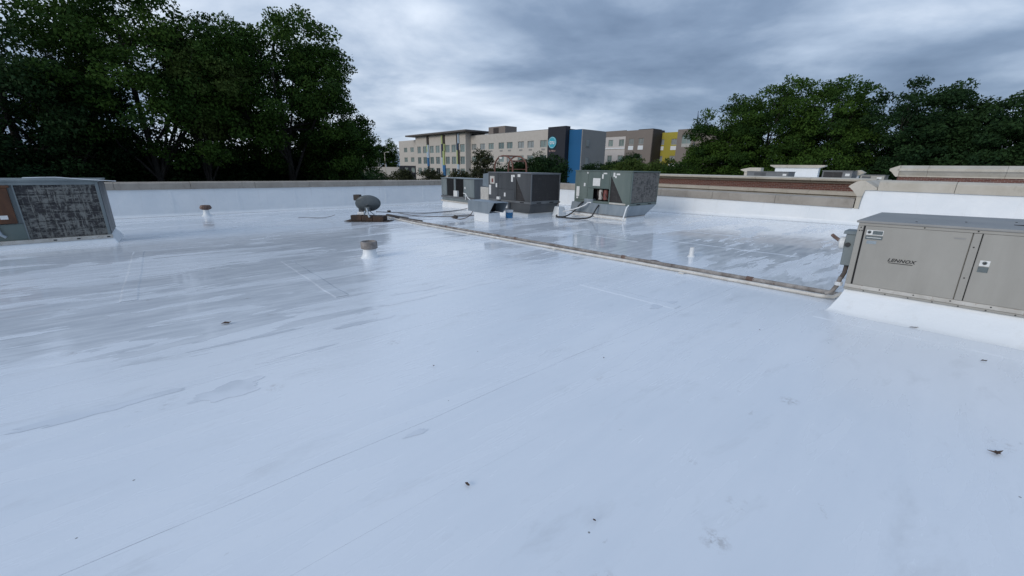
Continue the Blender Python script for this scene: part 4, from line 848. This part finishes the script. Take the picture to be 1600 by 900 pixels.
text('tru', 1.2, SIGN_W, tw, (66.74, 64.3, 7.2), FR, 0, 0.02, 'lettering', 1.0, 1.0, 0.03); text('by Hilton', 0.52, SIGN_O, tw, (66.88, 64.3, 5.45), FR, 0, 0.015, 'lettering')
bx(UH + 0.05, UH + 0.27, 57.2, 60.59, -6, 9.62).build('blue_corner', BLUE_R, ht)
mb = MB(); mb.box(UH + 0.05, UH + 8.0, 57.0, 57.19, -6, 9.6); mb.build('end_wall', GREY_R, ht)
for z in (6.2, 2.6, -0.8): 
    fw = bx(UH + 1.3, UH + 2.3, 56.9, 56.999, z, z + 1.5).build('window', GREY_BLUE, ht); bx(UH + 1.38, UH + 2.22, 56.88, 56.899, z + .1, z + 1.4).build('pane', GLASS_L, fw)
bx(UH + 0.3, UH + 7.95, 57.2, 60.89, -6, 9.55).build('building_body', DARK_GREY, ht)

h2 = thing('hotel_building', 'taupe, white and mustard hotel block behind the low trees', 'building', 0, 0)
h2h = []
for v_, z in [(59.8, 7.7), (57.1, 7.7), (59.8, 3.9), (57.1, 3.9)]: h2h.append((v_ - 0.7, v_ + 0.7, z, z + 1.35))
facade(90, 54.2, 61.5, -6, 10.95, h2h).build('wall', TAUPE, h2); bx(90.0, 90.3, 61.52, 76, 9.72, 11.1).build('wall', TAUPE, h2)
wh = [(65.2, 66.6, 7.4, 9.0), (61.9, 63.4, 7.4, 9.0), (65.2, 66.6, 3.6, 5.2), (61.9, 63.4, 3.6, 5.2)]
facade(90.05, 61.5, 76, -6, 9.71, wh).build('white_bay', WHITE_R, h2); bx(89.9, 90.049, 61.5, 67.6, 6.75, 7.0).build('bay_ledge', SIGN_W, h2)
for h in h2h:
    window(h2, 90, *h, GLASS_L); bx(89.95, 89.999, h[0], h[1], h[2] - 1.25, h[2] - 0.3).build('spandrel', SIGN_W, h2)
for h in wh: window(h2, 90.05, *h, GLASS)
bx(90.4, 104, 54.2, 76, -6, 10.6).build('building_body', TAUPE, h2); bx(90.0, 95, 54.0, 54.199, -6, 10.93).build('return_wall', DBROWN_R, h2)
yh = [(53.3, 54.7, 7.6, 8.9), (50.1, 51.5, 7.6, 8.9), (53.3, 54.7, 3.8, 5.1), (50.1, 51.5, 3.8, 5.1)]
facade(94, 47.9, 56.5, -6, 10.4, yh).build('mustard_wall', YELLOW_R, h2)
for h in yh: window(h2, 94, *h, GLASS_L); bx(93.95, 93.999, h[0], h[1], h[2] - 1.2, h[2] - 0.3).build('spandrel', SIGN_W, h2)
bx(94.4, 104, 40, 56.5, -6, 10.2).build('building_body', TAUPE, h2)
eh = [(44.7, 46.9, 6.8, 9.4)]
facade(90, 40, 48.0, -6, 10.5, eh).build('wall', TAUPE, h2); window(h2, 90, *eh[0], GLASS, 0.7); bx(90.001, 94, 47.8, 48.0, -6, 10.49).build('return_wall', DBROWN_R, h2)
bx(93, 97, 56, 60, 10.601, 11.4).build('rooftop_plant', DBROWN_R, h2)
fp = thing('flagpole', 'thin dark mast standing above the mustard hotel end', 'mast', 80, 39.1, -6); MB().tube([(0, 0, 0), (0, 0, 9), (0, 0, 18.6)], [0.14, 0.11, 0.05], 8).build('pole', NAVY_R, fp)
MB().lathe([(0.18, 0), (0.12, 0.9), (0.02, 2.6)], 6).build('furled_flag', NAVY_R, fp, loc=(0.1, -0.1, 15.4))

# low plant yard left of the hotel
yw = bx(-3.6, 3.6, 0, 0.3, -6, 1.40).build('yard_wall', STUCCO, None, loc=(-36.8, 120, 0)); tag(yw, 'pale yard wall left of the hotel', 'wall')
tw2 = thing('utility_building', 'small grey plant tower left of the pale yard wall', 'utility building', 0, 0, 0, 0); tw2.location = (-41.5, 121, 0)
bx(-2.2, 1.4, 0, 3, -6, 2.6).build('block', GREY_R, tw2); bx(0.7, 2.2, 0, 2, -6, 3.9).build('tower', GREY_R, tw2); MB().tube([(2.3, 0.2, 1.0), (3.2, 0.2, 2.2), (4.2, 0.2, 2.2), (4.4, .2, 0.2)], 0.16, 8).build('duct', GALV, tw2)
for k in range(4): bx(-2.1 + k * .85, -1.6 + k * .85, -0.05, -0.001, 1.0, 2.3).build('louvre', MID_GREY, tw2)
for x, y, z, lab in ((-42.6, 118, 5.3, 'pale street lamp left of the plant tower'), (-36.2, 117, 5.3, 'pale light pole in front of the yard wall')):
    t = thing('street_lamp', lab, 'street lamp', 0, 0, 0, 0, 'lamps beside the hotel'); t.location = (x, y, -6)
    MB().tube([(0, 0, 0), (0, 0, z + 6)], [0.16, 0.10], 8).build('pole', STONE2, t); MB().tube([(0, 0, z + 5.9), (0.6, 0, z + 6.1), (1.0, 0, z + 6.1)], 0.06, 6).build('arm', STONE2, t); bx(0.7, 1.3, -0.15, 0.15, z + 6.05, z + 6.2).build('lamp_head', LABEL_W, t)

# ------------------------------------------------------------------ trees
def leaf_mesh(name, cen, dirn, size, tint, mat, rg):
    """cen (n,3), dirn (n,3) leaf axis; every leaf a folded lozenge of two triangles"""
    n = len(cen); a = dirn / np.linalg.norm(dirn, axis=1, keepdims=True)
    r_ = rg.normal(size=(n, 3)); b = np.cross(a, r_); b /= np.linalg.norm(b, axis=1, keepdims=True); c = np.cross(a, b)
    s = size[:, None]
    V4 = np.stack([cen - a * s * 0.5, cen + b * s * 0.28 + c * s * 0.08, cen + a * s * 0.5, cen - b * s * 0.28 + c * s * 0.08], 1).reshape(-1, 3)
    base = np.arange(n) * 4; tri = np.stack([base, base + 1, base + 2, base, base + 2, base + 3], 1).reshape(-1)
    me = bpy.data.meshes.new(name); me.vertices.add(len(V4)); me.vertices.foreach_set('co', V4.astype(np.float32).ravel())
    me.loops.add(len(tri)); me.loops.foreach_set('vertex_index', tri.astype(np.int32)); me.polygons.add(2 * n)
    me.polygons.foreach_set('loop_start', np.arange(0, 6 * n, 3, dtype=np.int32)); me.polygons.foreach_set('loop_total', np.full(2 * n, 3, np.int32))
    at = me.attributes.new('tint', 'FLOAT', 'FACE'); at.data.foreach_set('value', np.repeat(tint, 2).astype(np.float32))
    me.update(calc_edges=True); me.materials.append(mat); return me
def crown_points(rg, lobes, n_clump, leaves, csz, flat=0.6, shell=0.55):
    """clumps of leaves through the lobes' outer volume; lobes: (x,y,z,rx,ry,rz)"""
    lobes = np.array(lobes, float); w = (lobes[:, 3] * lobes[:, 4] + lobes[:, 4] * lobes[:, 5] + lobes[:, 3] * lobes[:, 5]); w /= w.sum()
    li = rg.choice(len(lobes), n_clump, p=w); d = rg.normal(size=(n_clump, 3)); d /= np.linalg.norm(d, axis=1, keepdims=True)
    rad = shell + (1.0 - shell) * rg.random(n_clump) ** 0.6
    cc = lobes[li, :3] + d * lobes[li, 3:] * rad[:, None]
    sz = csz * rg.uniform(0.55, 1.35, n_clump)
    k = np.maximum((leaves * (sz / csz) ** 2 * rg.uniform(0.5, 1.3, n_clump)).astype(int), 6)
    idx = np.repeat(np.arange(n_clump), k); off = rg.normal(size=(len(idx), 3)); off *= (rg.random(len(idx)) ** (1 / 2.4) / np.linalg.norm(off, axis=1))[:, None] * 0.82; off[:, 2] *= flat
    P = cc[idx] + off * sz[idx][:, None]; out = d[idx] * 0.8 + rg.normal(size=(len(idx), 3)) * 0.9; out[:, 2] -= 0.25
    tint = np.clip(rg.random(n_clump)[idx] * 0.65 + rg.random(len(idx)) * 0.35, 0, 1)
    return P, out, tint, cc
def branch_mesh(rg, H, lean, top, limbs, r0_, cc):
    mb = MB(); pts = []; n = 9
    for i in range(n + 1):
        t = i / n; pts.append(Vector((lean[0] * t + 0.12 * math.sin(t * 5), lean[1] * t + 0.1 * math.sin(t * 4 + 1), top * t)))
    mb.tube(pts, [r0_ * (1.25 if i == 0 else 1 - 0.75 * i / n) for i in range(n + 1)], 9)
    for k in range(limbs):
        t0 = rg.uniform(0.45, 0.95); i = int(t0 * n); s0 = pts[i]; e_ = Vector(cc[rg.integers(len(cc))])
        if (e_ - s0).length < 1.0 or e_.z < s0.z - 1.5: continue
        mid = s0.lerp(e_, 0.5) + Vector(rg.normal(size=3)) * 0.25 - Vector((0, 0, 0.25)); ra = r0_ * 0.38 * (1.15 - 0.6 * t0)
        path = [s0, s0.lerp(mid, 0.5) + Vector((0, 0, .1)), mid, mid.lerp(e_, 0.55) + Vector((0, 0, .12)), e_]
        mb.tube(path, [ra, ra * .8, ra * .6, ra * .4, ra * .15], 6, False)
        for q in range(3):
            e2 = e_ + Vector(rg.normal(size=3)) * 0.35; m2_ = mid.lerp(e_, rg.uniform(.1, .8)); mb.tube([m2_, m2_.lerp(e2, .5) + Vector((0, 0, .1)), e2], [ra * .35, ra * .22, ra * .08], 5, False)
    return mb
def tree(label, pos, lobes, n_clump, leaves, csz, lsz, mat, seed, lean=(0, 0), trunk=0.22, top=None, limbs=26, group=None, name='tree', cat='tree', bark=BARK, flat=0.6, shell=0.55):
    rg = np.random.default_rng(seed); o = thing(name, label, cat, 0, 0, 0, 0, group); o.location = pos
    P, D, T, cc = crown_points(rg, lobes, n_clump, leaves, csz, flat, shell)
    me = leaf_mesh('crown', P, D, lsz * rg.uniform(0.65, 1.35, len(P)), T, mat, rg); part('crown', me, None, o)
    zt_ = top or max(l[2] for l in lobes)
    branch_mesh(rg, 0, lean, zt_, limbs, trunk, cc).build('trunk', bark, o, smooth=True)
    return o
def lobeset(seed, r, zc_, rz, n, spread=0.62, sz=(0.40, 0.58)):
    q = np.random.default_rng(seed); L_ = [(0, 0, zc_, r * 0.62, r * 0.62, rz * 0.66)]
    for k in range(n):
        a = 2 * math.pi * k / n * 1.618 * 2 + q.uniform(-.3, .3); h = -0.75 + 1.6 * (k + 0.5) / n; s = q.uniform(*sz); ring = math.sqrt(max(1 - h * h * .8, 0.1)) * spread
        L_.append((r * ring * math.cos(a), r * ring * math.sin(a), zc_ + rz * h * 0.62, r * s, r * s, rz * s * 0.9))
    return L_
LG = 'tall trees beyond the left parapet'
def WP(u, v): return W(u, v, -6)
# the row beyond the left parapet (local z from the ground, 6 m below the roof)
tree('dark broadleaf tree at the far left edge above the weathered unit', WP(-4.6, 30.5), lobeset(11, 4.3, 9.4, 5.4, 20, 0.72, (0.25, 0.38)), 350, 190, 0.85, 0.165, LEAF_D, 1, group=LG, trunk=0.3)
tree('tallest airy tree at left whose top leaves the picture', WP(0.2, 30.0), lobeset(12, 4.4, 11.8, 6.6, 22, 0.72, (0.25, 0.37)), 350, 190, 0.85, 0.165, LEAF, 2, (-0.5, 0.2), group=LG, trunk=0.24, top=15)
tree('round crowned green tree left of the hotel', WP(6.6, 30.2), lobeset(13, 4.8, 11.4, 6.3, 24, 0.70, (0.27, 0.40)), 560, 190, 0.85, 0.165, LEAF, 3, (0.3, 0.1), group=LG, trunk=0.3)
tree('smaller tree at the right end of the left row', WP(10.3, 31.0), lobeset(14, 2.5, 8.3, 3.7, 12, 0.72, (0.3, 0.42)), 190, 160, 0.75, 0.16, LEAF, 4, (0.4, 0), group=LG, trunk=0.14)
tree('leaning slim trunked tree in front of the tall left trees', WP(2.6, 28.6), [(-0.9, 0.3, 11.2, 1.7, 1.7, 1.5), (0.2, 0.2, 10.2, 1.5, 1.6, 1.1), (0.9, -0.2, 11.8, 1.5, 1.5, 1.3), (-0.2, 0.3, 12.8, 1.5, 1.5, 1.3)], 150, 170, 0.75, 0.16, LEAF_Y, 5, (-1.0, 0.2), group=LG, trunk=0.16, top=11.5, limbs=14)
UG = 'dense dark understorey beyond the left parapet'
for k, (u_, v_, r_, h_, lab) in enumerate(((-6.5, 32.0, 3.6, 9.2, 'dark understorey shrub behind the weathered unit'), (-1.6, 33.2, 3.4, 9.3, 'dark understorey shrub right of the weathered unit'), (3.2, 33.5, 3.3, 8.8, 'dark understorey shrub above the small rusty vent'),
                                           (7.6, 33.6, 3.3, 8.7, 'dark understorey shrub under the round crowned tree'), (10.9, 34.0, 2.6, 7.2, 'dark understorey shrub above the satellite dish'))):
    tree(lab, WP(u_, v_), [(0, 0, h_ * .45, r_, r_ * .8, h_ * .45), (-r_ * .5, 0, h_ * .7, r_ * .6, r_ * .6, h_ * .27), (r_ * .5, .3, h_ * .66, r_ * .6, r_ * .6, h_ * .3), (0, -.4, h_ * .82, r_ * .5, r_ * .5, h_ * .18)], 420, 130, 1.0, 0.21, LEAF_D, 30 + k, group=UG, trunk=0.15, limbs=10, name='shrub', cat='shrub')
tree('low bushy shrub behind the parapet left of the hotel', WP(15.2, 37.0), [(0, 0, 3.6, 2.2, 2.4, 3.4)], 150, 60, 0.9, 0.2, LEAF_D, 41, group=UG, trunk=0.1, limbs=6, name='shrub', cat='shrub')

RG_ = 'trees in a row behind the brick wing'
right = [(18.9, 4.2, 8.4, 8.4, LEAF, 'leftmost broad tree of the right row beside the mustard hotel'), (15.7, 4.7, 10.0, 8.6, LEAF, 'tallest tree of the right row with a domed top'),
         (10.4, 4.2, 9.0, 8.4, LEAF, 'spiky topped tree in the middle of the right row'), (5.2, 4.6, 8.8, 8.3, LEAF_D, 'wide dark tree above the small beige far unit'),
         (0.7, 3.8, 7.4, 7.4, LEAF_D, 'lower dark tree left of the frame edge in the right row'), (2.9, 3.2, 7.6, 7.8, LEAF_D, 'narrow dark tree just right of the wide dark tree'), (-3.8, 4.0, 7.4, 7.2, LEAF_D, 'last dark tree cut by the right frame edge')]
for k, (v_, r_, zc_, rz_, mt, lab) in enumerate(right):
    tree(lab, W(46.5 + (k % 2) * 1.2, v_, -6), lobeset(50 + k, r_, zc_, rz_, 24, 0.74, (0.26, 0.40)), 430, 150, 0.95, 0.21, mt, 60 + k, group=RG_, trunk=0.25, shell=0.5)
for k, (v_, lab) in enumerate(((18.5, 'dark hedge shrub behind the long grey far unit'), (12.5, 'dark hedge shrub behind the short white parapet'), (7.5, 'dark hedge shrub behind the dark coil far unit'), (2.0, 'dark hedge shrub behind the long cream cornice'), (-3.5, 'dark hedge shrub at the right frame edge'))):
    tree(lab, W(51, v_, -6), [(0, 0, 4.6, 3.4, 3.6, 4.6), (0, 1.6, 6.8, 2, 2, 2.2), (0, -1.6, 6.4, 2, 2, 2.4)], 330, 90, 1.1, 0.27, LEAF_D, 80 + k, group='hedge behind the right row of trees', trunk=0.15, limbs=8, name='shrub', cat='shrub')
# trees in front of the hotels
cone = [(0, 0, 1.5 + i * 1.05, 4.6 - i * 0.43, 4.6 - i * 0.43, 1.1) for i in range(9)]
tree('olive conical conifer in front of the pale hotel', W(42.2, 56.4, -6), cone, 420, 46, 1.0, 0.30, LEAF_P, 91, trunk=0.25, top=10, limbs=18, name='conifer', cat='tree')
MG = 'trees in front of the hotels'
for k, (u_, v_, r_, h_, mt, lab) in enumerate(((41.5, 47.6, 2.6, 9.1, LEAF_D, 'dark bushy tree just right of the conifer'), (44.5, 44.0, 3.4, 10.3, LEAF_D, 'dark round tree below the black sign tower'),
        (60.5, 46.0, 3.4, 9.4, LEAF_D, 'dark spreading tree below the grey hotel end wall'), (63.0, 42.6, 3.0, 10.8, LEAF_D, 'dark peaked tree below the white hotel bay'), (58.0, 39.0, 4.0, 9.8, LEAF_Y, 'fresh green tree above the green rooftop unit'), (57.5, 33.4, 4.0, 9.6, LEAF_Y, 'fresh green tree below the mustard wall'), (56.5, 29.0, 3.4, 9.3, LEAF, 'mid green tree left of the right row'))):
    tree(lab, W(u_, v_, -6), lobeset(100 + k, r_, h_ * .58, h_ * .50, 18, 0.72, (0.27, 0.42)), 300, 110, 1.0, 0.25, mt, 110 + k, group=MG, trunk=0.2, limbs=16)
FG = 'far trees left of the hotel'
for k, (x, y, r_, h_, lab) in enumerate(((-63, 158, 5.0, 15.0, 'far broad tree behind the plant tower'), (-55.5, 160, 5.6, 17.6, 'far tall tree behind the yard wall'), (-49.5, 163, 4.6, 18.6, 'far tall tree against the hotel left end'), (-70, 150, 5.0, 12.5, 'far low tree at the left of the plant tower'))):
    tree(lab, (x, y, -6), lobeset(130 + k, r_, h_ * .56, h_ * .50, 10), 260, 50, 1.5, 0.5, LEAF_D if k != 2 else LEAF, 140 + k, group=FG, trunk=0.3, limbs=14)
for k, (x, y, r_, h_, lab) in enumerate(((-40, 98, 4.2, 7.6, 'dark shrub in front of the plant tower'), (-33.5, 96, 4.0, 7.2, 'dark shrub in front of the yard wall'), (-26.5, 97, 3.2, 6.9, 'brownish shrub at the foot of the hotel left wing'), (-19.5, 96, 3.6, 7.2, 'brownish shrub at the foot of the coloured fins'), (-12.5, 95, 2.6, 7.0, 'small shrub behind the louvred grey unit'))):
    tree(lab, (x, y, -6), [(0, 0, h_ * .5, r_, r_, h_ * .5), (r_ * .4, 0, h_ * .7, r_ * .5, r_ * .5, h_ * .28)], 150, 46, 1.2, 0.36, LEAF_P if k >= 2 else LEAF_D, 160 + k, group='shrubs at the foot of the hotel', trunk=0.12, limbs=6, name='shrub', cat='shrub')
